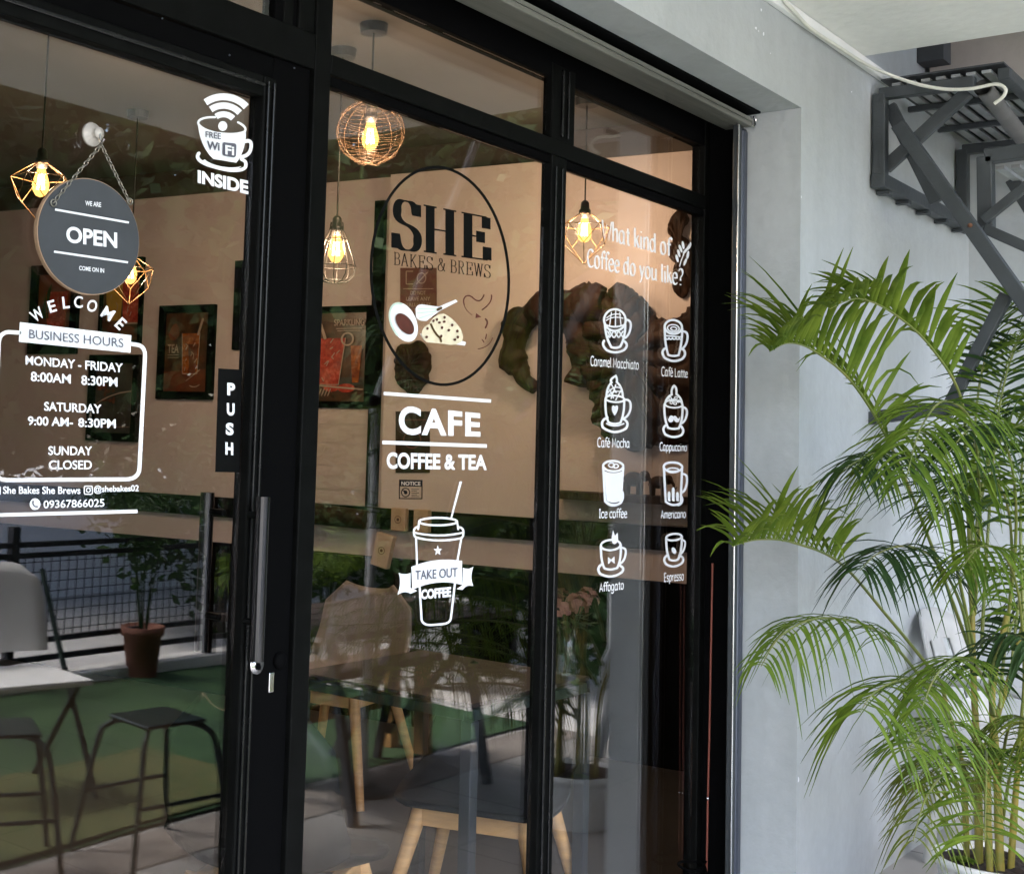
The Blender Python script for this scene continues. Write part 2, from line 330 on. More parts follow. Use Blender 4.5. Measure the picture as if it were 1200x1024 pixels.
class Ink:
    """collects flat shapes; every shape sits a hair in front of the one before"""
    def __init__(s): s.v = []; s.f = []; s.k = 0
    def poly(s, pts):
        o = len(s.v); s.v += [(p[0], p[1], s.k) for p in pts]; s.f.append(tuple(range(o, o+len(pts)))); s.k += 1; return s
    def stroke(s, pts, wd, closed=False, nib=None, cap=True):
        P = [Vector(p) for p in pts]; Q = [P[0]]
        for p in P[1:]:
            if (p-Q[-1]).length > 1e-6: Q.append(p)
        P = Q; n = len(P)
        if closed and (P[0]-P[-1]).length < 1e-6: P = P[:-1]; n -= 1
        if n < 2: return s
        L, Rr = [], []
        for i in range(n):
            a = P[(i-1) % n] if (closed or i) else None; b = P[(i+1) % n] if (closed or i < n-1) else None
            t1 = (P[i]-a).normalized() if a is not None else None; t2 = (b-P[i]).normalized() if b is not None else None
            if t1 is None: t1 = t2
            if t2 is None: t2 = t1
            t = t1+t2; t = t.normalized() if t.length > 1e-4 else t1
            nn = Vector((-t.y, t.x)); n1 = Vector((-t1.y, t1.x))
            h = wd/2
            if nib:
                th, thin = nib; nv = Vector((math.cos(R(th)), math.sin(R(th)))); h = wd/2*max(thin, abs(n1.dot(nv)*.5+Vector((-t2.y, t2.x)).dot(nv)*.5))
            h *= min(1.6, 1/max(.5, nn.dot(n1)))
            L.append(P[i]+nn*h); Rr.append(P[i]-nn*h)
        o = len(s.v); s.v += [(p.x, p.y, s.k) for p in L] + [(p.x, p.y, s.k) for p in Rr]
        for i in range(n if closed else n-1):
            j = (i+1) % n; s.f.append((o+i, o+j, o+n+j, o+n+i))
        if cap and not closed and not nib:
            for e, sgn in ((0, -1), (n-1, 1)):
                c = P[e]; r0 = L[e]-c; arc = []
                for k in range(1, 6):
                    a = sgn*-math.pi*k/6; arc.append((c.x+r0.x*math.cos(a)-r0.y*math.sin(a), c.y+r0.x*math.sin(a)+r0.y*math.cos(a)))
                q = len(s.v); s.v += [(x, y, s.k) for x, y in arc]
                s.f.append((o+e, *range(q, q+5), o+n+e))
        s.k += 1; return s
    def draw(s, d, wd, nib=None, off=(0, 0), sc=1.0, cap=True):
        for pts, cl in path(d): s.stroke([(off[0]+p[0]*sc, off[1]+p[1]*sc) for p in pts], wd, cl, nib, cap)
        return s
    def fill(s, d):
        for pts, cl in path(d): s.poly(pts)
        return s
    def e(s, cx, cy, rx, ry, wd=None, rot=0, a0=0, a1=360, n=28):
        pts, fl = ell(cx, cy, rx, ry, rot, a0, a1, n)
        return s.poly(pts) if wd is None else s.stroke(pts, wd, fl)
    def mesh(s, fn, lift=2.2e-5):
        """fn(px,py) -> (world point, outward unit normal)"""
        mb = MB(); out = []
        for x, y, k in s.v:
            p, nrm = fn(x, y); out.append(p + nrm*(lift*(k % 45)))
        mb.add(out, s.f)
        # make all faces look outwards
        p, nrm = fn(s.v[0][0], s.v[0][1]); fixed = []
        for f in mb.f:
            a, b, c = [Vector(mb.v[i]) for i in f[:3]]
            nv = Vector((0, 0, 0))
            for i in range(1, len(f)-1): nv += (Vector(mb.v[f[i]])-a).cross(Vector(mb.v[f[i+1]])-a)
            fixed.append(f if nv.dot(nrm) > 0 else f[::-1])
        mb.f = fixed; return mb
_fc = {}
def letters(ink, s, quad, bold=0.0, space=1.0):
    """built-in font text, its ink box stretched over a pixel quad (xl, top, bottom, xr, top, bottom)"""
    key = (s, bold, space)
    if key not in _fc:
        cu = bpy.data.curves.new("lettering_curve", 'FONT'); cu.body = s; cu.size = 1; cu.offset = bold; cu.space_character = space; cu.resolution_u = 5
        ob = bpy.data.objects.new("lettering_curve", cu); COL.objects.link(ob)
        dg = bpy.context.evaluated_depsgraph_get(); me = bpy.data.meshes.new_from_object(ob.evaluated_get(dg))
        V = [v.co.copy() for v in me.vertices]; Fc = [tuple(p.vertices) for p in me.polygons]
        bpy.data.objects.remove(ob); bpy.data.curves.remove(cu); bpy.data.meshes.remove(me)
        _fc[key] = (V, Fc)
    V, Fc = _fc[key]
    x0, x1 = min(v.x for v in V), max(v.x for v in V); y0, y1 = min(v.y for v in V), max(v.y for v in V)
    xl, tl, bl, xr, tr, br = quad; o = len(ink.v)
    for v in V:
        u = (v.x-x0)/(x1-x0); t = (v.y-y0)/(y1-y0); top = tl+(tr-tl)*u; bot = bl+(br-bl)*u
        ink.v.append((xl+(xr-xl)*u, bot+(top-bot)*t, ink.k))
    ink.f += [tuple(i+o for i in f) for f in Fc]; ink.k += 1; return ink
HAND = {
 'a': ("M 34 42 Q 30 50 20 50 Q 5 48 5 24 Q 5 0 18 0 Q 30 2 34 18 M 35 50 L 34 12 Q 35 0 42 2", 46), 'c': ("M 34 42 Q 28 51 18 50 Q 5 46 5 24 Q 6 0 20 0 Q 30 0 35 9", 38),
 'd': ("M 34 40 Q 28 50 18 50 Q 5 46 5 24 Q 6 0 18 0 Q 30 3 34 18 M 35 76 L 34 12 Q 35 0 42 2", 46), 'e': ("M 6 26 L 35 29 Q 35 50 20 50 Q 5 48 5 24 Q 6 0 22 0 Q 31 0 36 9", 40),
 'f': ("M 34 68 Q 30 77 23 75 Q 14 72 14 58 L 14 0 M 3 48 L 28 48", 27), 'g': ("M 34 42 Q 28 50 19 50 Q 5 47 5 25 Q 6 2 18 2 Q 30 4 34 20 M 35 50 L 34 -8 Q 32 -24 17 -23 Q 9 -22 6 -15", 44),
 'h': ("M 8 76 L 8 0 M 8 30 Q 14 50 24 50 Q 34 50 34 34 L 34 0", 42), 'i': ("M 9 49 L 9 8 Q 10 0 15 1 M 9 64 L 9 69", 19), 'k': ("M 8 76 L 8 0 M 32 50 L 9 22 M 17 31 L 35 0", 38),
 'l': ("M 9 76 L 9 10 Q 10 0 17 2", 19), 'm': ("M 8 50 L 8 0 M 8 32 Q 14 50 22 50 Q 30 50 30 36 L 30 0 M 30 32 Q 36 50 44 50 Q 52 50 52 36 L 52 0", 60), 'n': ("M 8 50 L 8 0 M 8 30 Q 14 50 24 50 Q 34 50 34 34 L 34 0", 42),
 'o': ("M 20 50 Q 5 50 5 25 Q 5 0 20 0 Q 36 0 36 25 Q 36 50 20 50", 42), 'p': ("M 8 50 L 8 -24 M 8 30 Q 14 50 24 50 Q 37 48 37 25 Q 37 0 22 0 Q 12 0 8 12", 43), 'r': ("M 8 50 L 8 0 M 8 30 Q 14 50 28 49", 30),
 's': ("M 30 43 Q 26 50 18 50 Q 7 49 7 39 Q 7 29 19 26 Q 32 22 32 12 Q 31 0 18 0 Q 9 0 5 8", 37), 't': ("M 14 66 L 14 10 Q 15 0 26 2 M 3 49 L 26 49", 28), 'u': ("M 8 50 L 8 16 Q 8 0 19 0 Q 30 2 34 18 M 35 50 L 34 10 Q 35 0 42 2", 46),
 'y': ("M 6 50 L 20 6 M 36 50 L 16 -12 Q 12 -23 3 -22", 40), 'C': ("M 44 62 Q 38 73 26 72 Q 5 68 5 36 Q 6 0 28 0 Q 40 0 46 10", 49), 'M': ("M 6 0 L 10 72 L 30 20 L 50 72 L 54 0", 61), 'L': ("M 8 72 L 8 0 L 36 0", 40),
 'A': ("M 3 0 L 22 72 L 42 0 M 10 24 L 35 24", 46), 'E': ("M 36 72 L 8 72 L 8 0 L 37 0 M 8 37 L 32 37", 41), 'I': ("M 11 72 L 11 0 M 2 72 L 20 72 M 2 0 L 20 0", 24), 'W': ("M 2 72 L 16 0 L 31 60 L 46 0 L 62 74", 63),
 '?': ("M 6 60 Q 10 73 20 72 Q 34 70 33 56 Q 32 46 22 38 Q 18 34 18 20 M 18 5 L 18 0", 38), ' ': ("", 20)}
HAND['\u00e9'] = (HAND['e'][0] + " M 18 60 L 28 72", 40)
SERIF = {
 'S': ("M 50 52 L 50 70 M 48 56 Q 44 72 28 72 Q 8 72 8 54 Q 8 42 28 37 Q 52 31 52 17 Q 52 -1 28 -1 Q 10 0 6 18 M 5 22 L 5 0", 60),
 'H': ("M 16 0 L 16 72 M 58 0 L 58 72 M 16 37 L 58 37 M 2 71 L 30 71 M 2 1 L 30 1 M 44 71 L 72 71 M 44 1 L 72 1", 78),
 'E': ("M 16 0 L 16 72 M 2 71 L 56 71 M 2 1 L 58 1 M 16 37 L 44 37 M 55 71 L 55 52 M 57 1 L 57 22 M 43 46 L 43 28", 64),
 'B': ("M 14 0 L 14 72 M 4 71 L 30 71 Q 48 70 48 54 Q 48 38 28 38 L 14 38 M 28 38 Q 52 38 52 19 Q 52 1 30 1 L 4 1", 58), 'A': ("M 8 1 L 30 72 M 30 72 L 54 1 M 16 26 L 45 26 M 1 1 L 17 1 M 44 1 L 64 1", 66),
 'K': ("M 14 0 L 14 72 M 4 71 L 24 71 M 4 1 L 24 1 M 50 71 L 16 32 M 24 41 L 54 1 M 42 71 L 58 71 M 44 1 L 64 1", 66), 'R': ("M 14 0 L 14 72 M 4 1 L 24 1 M 4 71 L 30 71 Q 48 70 48 54 Q 48 37 28 37 L 14 37 M 30 37 L 50 1 M 44 1 L 60 1", 62),
 'W': ("M 8 71 L 24 0 M 24 0 L 40 71 M 40 71 L 56 0 M 56 0 L 72 71 M 0 71 L 18 71 M 32 71 L 48 71 M 64 71 L 82 71", 82),
 '&': ("M 62 44 L 52 44 M 56 44 Q 50 0 22 0 Q 4 1 5 18 Q 6 32 24 40 Q 38 46 38 60 Q 37 72 27 72 Q 16 71 17 58 Q 18 48 60 1", 68), ' ': ("", 26)}
def pen(ink, s, quad, font, wd, nib=None, track=0.0, asc=76.0, cap=True):
    """stroke lettering: quad = (xl, ascender, baseline, xr, ascender, baseline) in pixels"""
    tot = sum(font[c][1]+track for c in s)-track; xl, tl, bl, xr, tr, br = quad; x = 0
    tmp = Ink()
    for c in s:
        d, adv = font[c]
        if d: tmp.draw(d, wd, nib, off=(x, 0), cap=cap)
        x += adv+track
    o = len(ink.v)
    for (px, py, k) in tmp.v:
        u = px/tot; t = py/asc; top = tl+(tr-tl)*u; bot = bl+(br-bl)*u; ink.v.append((xl+(xr-xl)*u, bot+(top-bot)*t, ink.k+k))
    ink.f += [tuple(i+o for i in f) for f in tmp.f]; ink.k += tmp.k; return ink
OUT = Vector((0, -1, 0))
def on_glass(off):
    return lambda px, py: (at(px, py, 1, YG-off), OUT)
def on_end(off):
    return lambda px, py: (onwall(px, py, off), WN)
def decal_part(name, ink, m, parent, off=.0012): return obj(name, ink.mesh(on_glass(off)), m, parent, world=True)
def decal(name, loc_px, label, cat, group=None): return thing(name, at(loc_px[0], loc_px[1], 1, YG), label, cat, group)

# ================================================================== SETTING
OB = -.12
OY = 2*(YG-.22)                         # the outdoor rows were measured for glass at y = .22
XC = 4.075                                # the pier's corner
struct("ground", MB().add([(-40, -45, -.012), (60, -45, -.012), (60, 12, -.012), (-40, 12, -.012)], [(0, 1, 2, 3)]), M['ground'])
struct("walkway", MB().box((-4, -1.69+OY, -.3), (6.0, .364, 0)), M['tile'])
struct("paving", MB().box((-4, -1.64+OY, 0), (6.0, -1.36+OY, .004)), M['stone'])
struct("kerb", MB().box((-4, -4.16+OY, -.3), (7.0, -3.98+OY, .07), bev=.01), M['kerb'])
tb = MB()
NX, NY = 60, 24
for j in range(NY+1):
    for i in range(NX+1):
        x = -3+9.0*i/NX; y = -3.98+OY+2.3*j/NY; tb.v.append((x, y, .006+.006*math.sin(x*3+y*2)+rnd.uniform(0, .004)))
tb.f = [(j*(NX+1)+i, j*(NX+1)+i+1, (j+1)*(NX+1)+i+1, (j+1)*(NX+1)+i) for j in range(NY) for i in range(NX)]; tb.sm = [True]*len(tb.f)
obj("grass", tb, M['turf'], label="green artificial turf beside the walkway, seen mirrored in the door glass", cat="turf", kind="stuff")
obj("turf_patch", MB().box((2.35, -2.60+OY, .012), (4.15, -1.70+OY, .024), bev=.004), M['turfy'], label="yellowish square of turf near the walkway edge", cat="mat")  # separate yellower patch laid on the green turf
# front wall: pier right of the opening, beam above it, pier left of the door
struct("front_wall", MB().box((XC, 0, 0), (6.0, .36, 5.2)).box((-3.5, 0, 2.55), (XC-.0005, .36, 5.2)).box((-3.5, 0, 0), (.846, .36, 2.5495)), M['wall'])
struct("side_wall", MB().box((6.0, -1.05, 0), (6.3, 6.6, 5.2)), M['wall'])
struct("shade_roof", MB().box((4.62, -2.35, 4.0), (8.5, -.001, 4.15)), M['soffit'])  # added roof slab that shades the wall above the landing
struct("shade_wall", MB().box((4.62, -2.35, 3.0205), (4.70, -.001, 3.9995)), M['soffit'])  # added wall, closes the gap that let sky light in
struct("upper_wall", MB().box((5.37, -1.05, 2.86), (5.999, -.02, 5.2)), M['upper'])
struct("shadow_block", MB().box((5.27, -.10, 2.99), (5.3695, -.001, 3.99)), M['darkgrey'])  # dark block in place of the triangular shadow high on the wall
struct("soffit", MB().box((-3.5, -2.35, 2.85), (4.615, -.001, 3.02)), M['soffit'])
# paint chips
def chip(pts, label, grp): obj("paint_chip", Ink().poly(pts).mesh(lambda a, b: (at(a, b, 1, -.0015), OUT)), M['white'], label=label, cat="paint chip", group=grp)
for cx, cy_, s_ in ((892, 12, 2.4), (886, 33, 3.2), (895, 40, 2.6), (889, 37, 1.6), (998, 108, 1.6), (903, 63, 1.2)):
    chip([(cx+math.cos(a)*s_*rnd.uniform(.3, 1)*.6, cy_+math.sin(a)*s_*rnd.uniform(.4, 1.1)) for a in [k*1.05 for k in range(6)]], "tiny white chip in the grey paint high on the corner pier", "chips in the grey paint")
for cx, cy_, s_, lab in ((934.3, 913, 3.5, "white chip low on the vertical edge of the grey pier"), (938.2, 231, 1.8, "white chip high on the vertical edge of the grey pier")):
    chip([(cx+.6+abs(math.cos(a))*s_*.5, cy_+math.sin(a)*s_) for a in [k*.6-1.5 for k in range(6)]], lab, "chips in the grey paint")
obj("cable_trunking", MB().box((.9, -.022, 2.812), (4.93, -.0015, 2.8485), bev=.003), M['trunk'], label="white cable trunking along the joint of wall and ceiling", cat="trunking")
pc = [at(918, 0, 1, -.03), at(931, 14, 1, -.035), at(950, 34, 1, -.03), at(985, 57, 1, -.03), at(1012, 74, 1, -.05), at(1040, 87, 0, 4.70), at(1075, 99, 0, 4.69), at(1110, 105, 0, 4.69), at(1140, 104, 0, 4.69), at(1166, 99, 0, 4.69), at(1178, 104, 0, 4.69), at(1176, 113, 0, 4.69), at(1165, 122, 0, 4.69)]
def smooth_pts(P, k=5):
    P = [Vector(p) for p in P]; out = []
    for i in range(len(P)-1):
        a, b, c, d = P[max(i-1, 0)], P[i], P[i+1], P[min(i+2, len(P)-1)]
        for j in range(k):
            t = j/k; out.append(.5*((2*b)+(c-a)*t+(2*a-5*b+4*c-d)*t*t+(3*b-a-3*c+d)*t**3))
    return out+[P[-1]]
obj("white_cable", MB().tube(smooth_pts(pc), .006, 8), M['cable'], label="loose white cable sagging from the ceiling over the steel landing", cat="cable")

# ------------------------------------------------------------------ shopfront
fr = thing("shop_window", (2.9, YF, 0), "black aluminium shop window with two panes and transom lights", "shop window")
KF = (YG-CAM.y)/(.22-CAM.y)              # member positions below were read off for glass at y = .22
def fx_(x): return x*KF if x < 3.9 else x
def fz_(z): return 1.45+(z-1.45)*KF if z > .3 else z
def fit_(p): return (fx_(p[0]), p[1], fz_(p[2]))
def fbox(name, boxes, m=M['black'], parent=fr, bev=.003):
    mb = MB()
    for a, b in boxes: mb.box(fit_(a), fit_(b), bev=bev)
    return obj(name, mb, m, parent, world=True)
ZB0, ZB1, ZT = 2.198, 2.241, 2.402       # transom bar, top of the transom lights
fbox("post", [((1.9615, YF, 0), (2.012, YG+.03, 2.485))])
fbox("jamb_filler", [((1.8505, YF+.012, 0), (1.961, YG+.03, 2.485))], M['blackm'])
fbox("mullion", [((2.892, YF, .10), (2.966, YG+.012, ZB0-.0005)), ((2.892, YF+.004, ZB1), (3.008, YG+.012, 2.44))])
fbox("mullion_bead", [((2.906, YF-.006, .10), (2.913, YF-.0005, ZB0-.03)), ((2.938, YF-.006, .10), (2.943, YF-.0005, ZB0-.03)), ((2.935, YF-.004, ZB1+.01), (2.942, YF+.0035, 2.43)), ((2.965, YF-.004, ZB1+.01), (2.970, YF+.0035, 2.43))], M['beadm'], bev=.0022)
fbox("transom_bar", [((2.0125, YF, ZB0), (3.811, YG+.012, ZB1))])
fbox("head_frame", [((2.0125, YF+.008, ZT), (4.074, YG+.03, 2.502)), ((.8005, YF+.008, ZT), (1.961, YG+.03, 2.502))], M['blackm'])
fbox("bottom_rail", [((2.0125, YF+.002, 0), (3.811, YG+.012, .095))])
obj("right_jamb", MB().box((4.0325, YF+.004, 0), (4.0745, YG+.03, 2.549), bev=.003), M['black'], fr, world=True)
obj("reveal_liner", MB().box((4.066, .2065, 0), (4.0745, YF+.0035, 2.549)).box((-1.2, .26, 2.540), (4.0655, YF+.007, 2.5495)), M['blackm'], fr, world=True)
fbox("glazing_bead", [((2.0125, YF+.008, ZB0-.022), (2.8915, YG+.012, ZB0-.0005)), ((2.9665, YF+.008, ZB0-.022), (3.8115, YG+.012, ZB0-.0005))], M['blackm'], bev=.002)
for nm, x0, x1, z0, z1 in (("pane", 2.0127, 2.8917, .0955, ZB0-.0225), ("pane", 2.9663, 3.8117, .0955, ZB0-.0225), ("transom_pane", 2.0127, 2.8917, ZB1+.0005, ZT-.0005), ("transom_pane", 3.0083, 3.8117, ZB1+.0005, ZT-.0005)):
    obj(nm, MB().box(fit_((x0, YG, z0)), fit_((x1, YG+.006, z1))), M['glass'], fr, world=True)
dt = MB()
for px, py in ((345, 80), (190, 22), (269, 65)):
    p = at(px, py, 1, YF+.004); dt.ball(p, .0022, 6)
obj("screw_head", dt, M['rail'], fr, world=True)
# left transom light above the door and the bar under it
lt = thing("door_frame", (1.3, YF, 2.2), "black door frame bar with a narrow transom light over the glass door", "door frame")
fbox("transom_bar", [((.8005, YF, 2.196), (1.961, YG+.012, 2.270))], parent=lt)
fbox("head_panel", [((.8005, YF+.011, 2.152), (1.85, YG+.03, 2.1955))], M['blackm'], lt)
fbox("mullion", [((1.872, YF+.008, 2.2705), (1.9, YG+.012, ZT-.0005)), ((1.912, YF+.004, 2.2705), (1.961, YG+.012, ZT-.0005))], parent=lt)
obj("transom_pane", MB().box(fit_((.801, YG, 2.2705)), fit_((1.8718, YG+.006, ZT-.0005))), M['glass'], lt, world=True)
# roller shutter: guide rail and rolled-up bottom bar
sh = thing("roller_shutter", (4.0, .17, 0), "rolled up steel shutter with its guide rail at the right edge", "roller shutter")
rl = MB().box((4.030, .172, 0), (4.0735, .205, 2.50), bev=.012)
obj("guide_rail", rl, M['rail'], sh, world=True)
obj("rail_lip", MB().box((3.985, .168, 0), (4.004, .19, 2.50), bev=.004).box((4.0045, .178, 0), (4.0295, .19, 2.50)), M['steel'], sh, world=True)
obj("rail_edge", MB().box((3.979, .1655, 0), (3.9846, .170, 2.50), bev=.0015), M['chrome'], sh, world=True)
obj("bottom_bar", MB().box((-1.2, .150, 2.502), (4.05, .243, 2.518), bev=.004).box((-1.2, .150, 2.5185), (4.05, .156, 2.530)), M['shutter'], sh, world=True)
obj("painted_gap", MB().box((-1.2, .124, 2.5425), (4.05, .2585, 2.5495)), M['blackm'], sh, world=True)  # black strip under the beam, paints the dark gap above the bar
hk = [Vector((4.052, .148, 2.535)), Vector((4.064, .147, 2.532)), Vector((4.066, .147, 2.518)), Vector((4.060, .147, 2.504)), Vector((4.048, .147, 2.502))]
obj("hook", MB().tube(smooth_pts(hk, 3), .004, 6), M['chrome'], sh, world=True)
pcd = [at(x, y, 0, 4.058) for x, y in ((835, 660), (831.5, 850), (829.5, 935), (828, 1024), (827, 1100))]
cdn = thing("pull_cord", pcd[-1], "thin copper coloured pull cord hanging against the black right jamb", "pull cord")
obj("cord", MB().tube(pcd, .0035, 6), M['cord'], cdn, world=True)
obj("bead", MB().ball(pcd[2], .006, 6), M['chrome'], cdn, world=True)
lp = [Vector((min(p.x, 4.05), p.y, p.z)) for p in [at(x, y, 1, YF-.02) for x, y in ((829, 1008), (822, 1016), (808, 1020), (795, 1013), (800, 1009), (820, 1010), (832, 1016), (842, 1030))]]
obj("coiled_strap", MB().tube(smooth_pts(lp, 4), .004, 6), M['blackm'], label="black coiled strap hanging low beside the shutter rail", cat="strap")

# ------------------------------------------------------------------ door
dr = thing("glass_door", (1.3, YF, 0), "black framed glass door with opening hours lettering and pull handle", "door")
fbox("stile", [((1.815, YF, .01), (1.849, YG+.02, 2.15)), ((.81, YF, .01), (.88, YG+.02, 2.15))], parent=dr, bev=.004)
fbox("stile_trim", [((1.822, YF-.006, .01), (1.827, YF-.0005, 2.14)), ((1.838, YF-.006, .01), (1.844, YF-.0005, 2.14))], M['beadm'], dr, bev=.002)
fbox("rail", [((.8805, YF, 2.107), (1.8145, YG+.02, 2.15)), ((.8805, YF, .01), (1.8145, YG+.02, .12))], parent=dr, bev=.004)
fbox("rail_bead", [((.8805, YF-.005, 2.126), (1.8145, YF-.0005, 2.134))], M['beadm'], dr, bev=.002)
obj("pane", MB().box(fit_((.8803, YG, .1203)), fit_((1.8147, YG+.006, 2.1067))), M['glass'], dr, world=True)
def pull(y, sgn, x=1.812*KF):
    h = MB().tube([(x, y, fz_(1.03)), (x, y, fz_(1.335))], .0145, 16)
    o = obj("pull_handle", h, M['handle'], dr, world=True)
    obj("standoff", MB().tube([(x, y, 1.08), (x, YG-sgn*.03 if sgn > 0 else YG+.04, 1.08)], .007, 8).tube([(x, y, 1.29), (x, YG-sgn*.03 if sgn > 0 else YG+.04, 1.29)], .007, 8), M['black'], o, world=True)
    return o
pull(YF-.045, 1)
pull(YG+.09, -1)
hc = at(304.5, 672, 1, YF-.058)
lk = at(302.5, 779, 1, YF-.008)
lo = MB().lathe([(.0, 0), (.012, 0), (.0125, .004), (.0185, .004), (.019, .010), (.0, .010)], 24)
lo.xf(lambda v: Vector((lk.x+v.x, lk.y+.012-1.0*(.0+v.z if True else 0), lk.z+v.y)))
lko = obj("lock", lo, M['chrome'], dr, world=True)
obj("keyhole", MB().tube([(lk.x, lk.y-.003, lk.z-.004), (lk.x, lk.y+.004, lk.z-.004)], .006, 12).tube([(lk.x, lk.y-.0035, lk.z+.002), (lk.x, lk.y+.004, lk.z+.002)], .003, 10), M['blackm'], lko, world=True)
lt_ = at(316, 799, 1, YF+.008)
obj("latch", MB().box((lt_.x-.008, lt_.y-.006, lt_.z-.02), (lt_.x+.008, lt_.y+.012, lt_.z+.02), bev=.002), M['chrome'], dr, world=True)
kb = at(328, 774, 1, YF+.008)
obj("knob", MB().ball(kb, .018, 8, (1, .6, 1)), M['blackm'], dr, world=True)

# ------------------------------------------------------------------ steel landing with stair, on the wall at the right
XL = 4.75
def pl(px, py): return at(px, py, 0, XL)
ld = thing("steel_landing", (4.75, 0, 2.4), "grey steel stair landing bolted high on the grey wall", "steel landing")
def sbar(mb, p, q, wd=.045, ht=.045): return mb.bar(p, q, wd, ht, bev=.004)
for (XX, nm) in ((XL, "truss_frame"), (5.80, "truss_frame")):
    dx = Vector((XX-XL, 0, 0)); t = MB()
    y1 = -.42
    for a, b, wd in (((1026, 112), (1020, 214), .045), ((1026, 112), (1143, 97), .04)):
        p, q = pl(*a), pl(*b); p.y = min(p.y, -.03); q.y = min(q.y, -.03); sbar(t, p+dx, q+dx, wd, wd)
    o = obj(nm, t, M['steel'], ld, world=True)
    if XX > XL: continue
    for a, b in (((1034, 196), (1132, 106)), ((1036, 120), (1092, 234))):
        p, q = pl(*a)+Vector((.028, 0, 0)), pl(*b)+Vector((.028, 0, 0)); p.y = min(p.y, -.03); q.y = min(q.y, -.03)
        if a[1] == 120: p.x += .032; q.x += .032
        obj("brace", sbar(MB(), p+dx, q+dx, .03, .045), M['steel'], ld, world=True)
obj("wall_plate", sbar(MB(), Vector((4.72, -.03, 2.425)), Vector((5.90, -.03, 2.425)), .05, .05), M['steel'], ld, world=True)
for x in (4.80, 5.02, 5.26, 5.50, 5.74): obj("wall_bracket", MB().box((x-.015, -.05, 2.386), (x+.02, -.004, 2.398)), M['steel'], ld, world=True)
obj("edge_beam", sbar(MB(), Vector((4.78, -.43, 2.765)), Vector((5.95, -.43, 2.765)), .04, .04), M['steel'], ld, world=True)
for k in range(7):
    y = -.075-.05*k; obj("grating_bar", MB().box((4.78, y-.015, 2.775), (5.94, y+.015, 2.785)), M['slat'], ld, world=True)
obj("gap_backing", MB().box((4.78, -.43, 2.800), (5.94, -.02, 2.806)), M['darkgrey'], ld, world=True)  # dark plate added so the gaps between the bars go dark
for x in (5.10, 5.48): obj("cross_bar", sbar(MB(), Vector((x, -.02, 2.762)), Vector((x, -.405, 2.762)), .022, .022), M['steel'], ld, world=True)
pa = at(1152, 103, 1, -.36); pb = at(1212, 180, 1, -.36)
pdir = (pb-pa).normalized(); mp_ = MB().tube([pa, pa+pdir*1.3], .030, 16, caps=False).tube([pa+pdir*1.3, pa], .025, 16, caps=False)
obj("handrail_pipe", mp_, M['pipe'], ld, world=True)
st = thing("steel_stair", (4.75, -.4, 1.5), "grey steel stair stringer slanting down from the landing past the palm", "steel stair")
def sp(px, py, dx=0.0): return pl(px, py)+Vector((dx, 0, 0))
s0, s1, s2 = sp(1058, 150, -.05), sp(1146, 268, -.05), sp(1230, 392, -.05)
s3 = s0+(s2-s0)*(s0.z/(s0.z-s2.z))      # the stringer runs on to the walkway outside the frame
obj("stringer", MB().bar(s0, s3, .04, .048, bev=.004), M['steel'], st, world=True)
obj("strut", MB().bar(sp(1180, 345), sp(1104, 492), .036, .04, bev=.004), M['steel'], st, world=True)
obj("wall_arm", MB().bar(sp(1014, 491), sp(1140, 474), .06, .045, bev=.004), M['steel'], st, world=True)
obj("strut", MB().bar(sp(1150, 266, .04), sp(1240, 306, .04), .035, .035, bev=.003), M['steel'], st, world=True)
obj("strut", MB().bar(sp(1148, 256, .05), sp(1222, 196, .05), .03, .03, bev=.003), M['steel'], st, world=True)
obj("strut", MB().bar(sp(1150, 186, .42), sp(1214, 292, .42), .045, .045, bev=.003), M['steel'], st, world=True)
for k in range(4):
    p = sp(1150, 186, .16)+Vector((0, -.02-.05*k, -.01)); obj("grating_bar", MB().box((p.x, p.y-.014, p.z), (p.x+1.0, p.y+.014, p.z+.012)), M['slat'], st, world=True)
f2 = MB(); q0 = sp(1146, 178, .1); q1 = sp(1230, 166, .1); q2 = sp(1147, 262, .1)
sbar(f2, q0, q1, .05, .05); sbar(f2, q0, q2, .05, .05)
obj("side_frame", f2, M['steel'], st, world=True)
obj("weld_spot", MB().ball(sp(1144, 268, -.075), .008, 6), M['rust'], st, world=True)

# ================================================================== LETTERING AND DRAWINGS ON THE GLASS
V, BV = M['white'], M['blackv']
# free wifi cup
d = decal("window_decal", (262, 160), "white free Wi-Fi coffee cup decal with the word INSIDE, top right of the door glass", "decal")
i = Ink()
for r_, wd_ in ((36, 8.2), (25.5, 7.5), (15, 7)):
    i.stroke(ell(262, 149, r_, r_*.98, 12, 222, 306, 14)[0], wd_, cap=False)
i.e(261, 148, 5.3, 5.8)
decal_part("signal_arcs", i, V, d)
i = Ink()
i.fill("M 232 143 Q 237 152 256 155 Q 276 158 287.5 153 C 290 165 284 183 277 191 L 250 186.5 C 240 178 232 160 232 143 Z")
i.stroke(ell(260, 148, 28, 9.5, 9, 100, 250)[0], 2.6); i.stroke(ell(260, 148, 28, 9.5, 9, -50, 80)[0], 2.6)
i.draw("M 287 166 Q 296 163 294 174 Q 292 184 281 184", 4.2)
i.draw("M 233 180 C 228 186 236 192 252 196 C 272 202 288 201 288 194 Q 289 189 283 187", 4.0)
i.fill("M 240 187 C 246 194 270 199 283 195 C 276 203 244 199 236 189 Z")
decal_part("cup_drawing", i, V, d)
i = Ink(); letters(i, "FREE", (241, 154, 161, 259, 156.5, 163.5), .01)
letters(i, "Wi", (242.5, 165, 175.5, 257.5, 167.5, 177), .03)
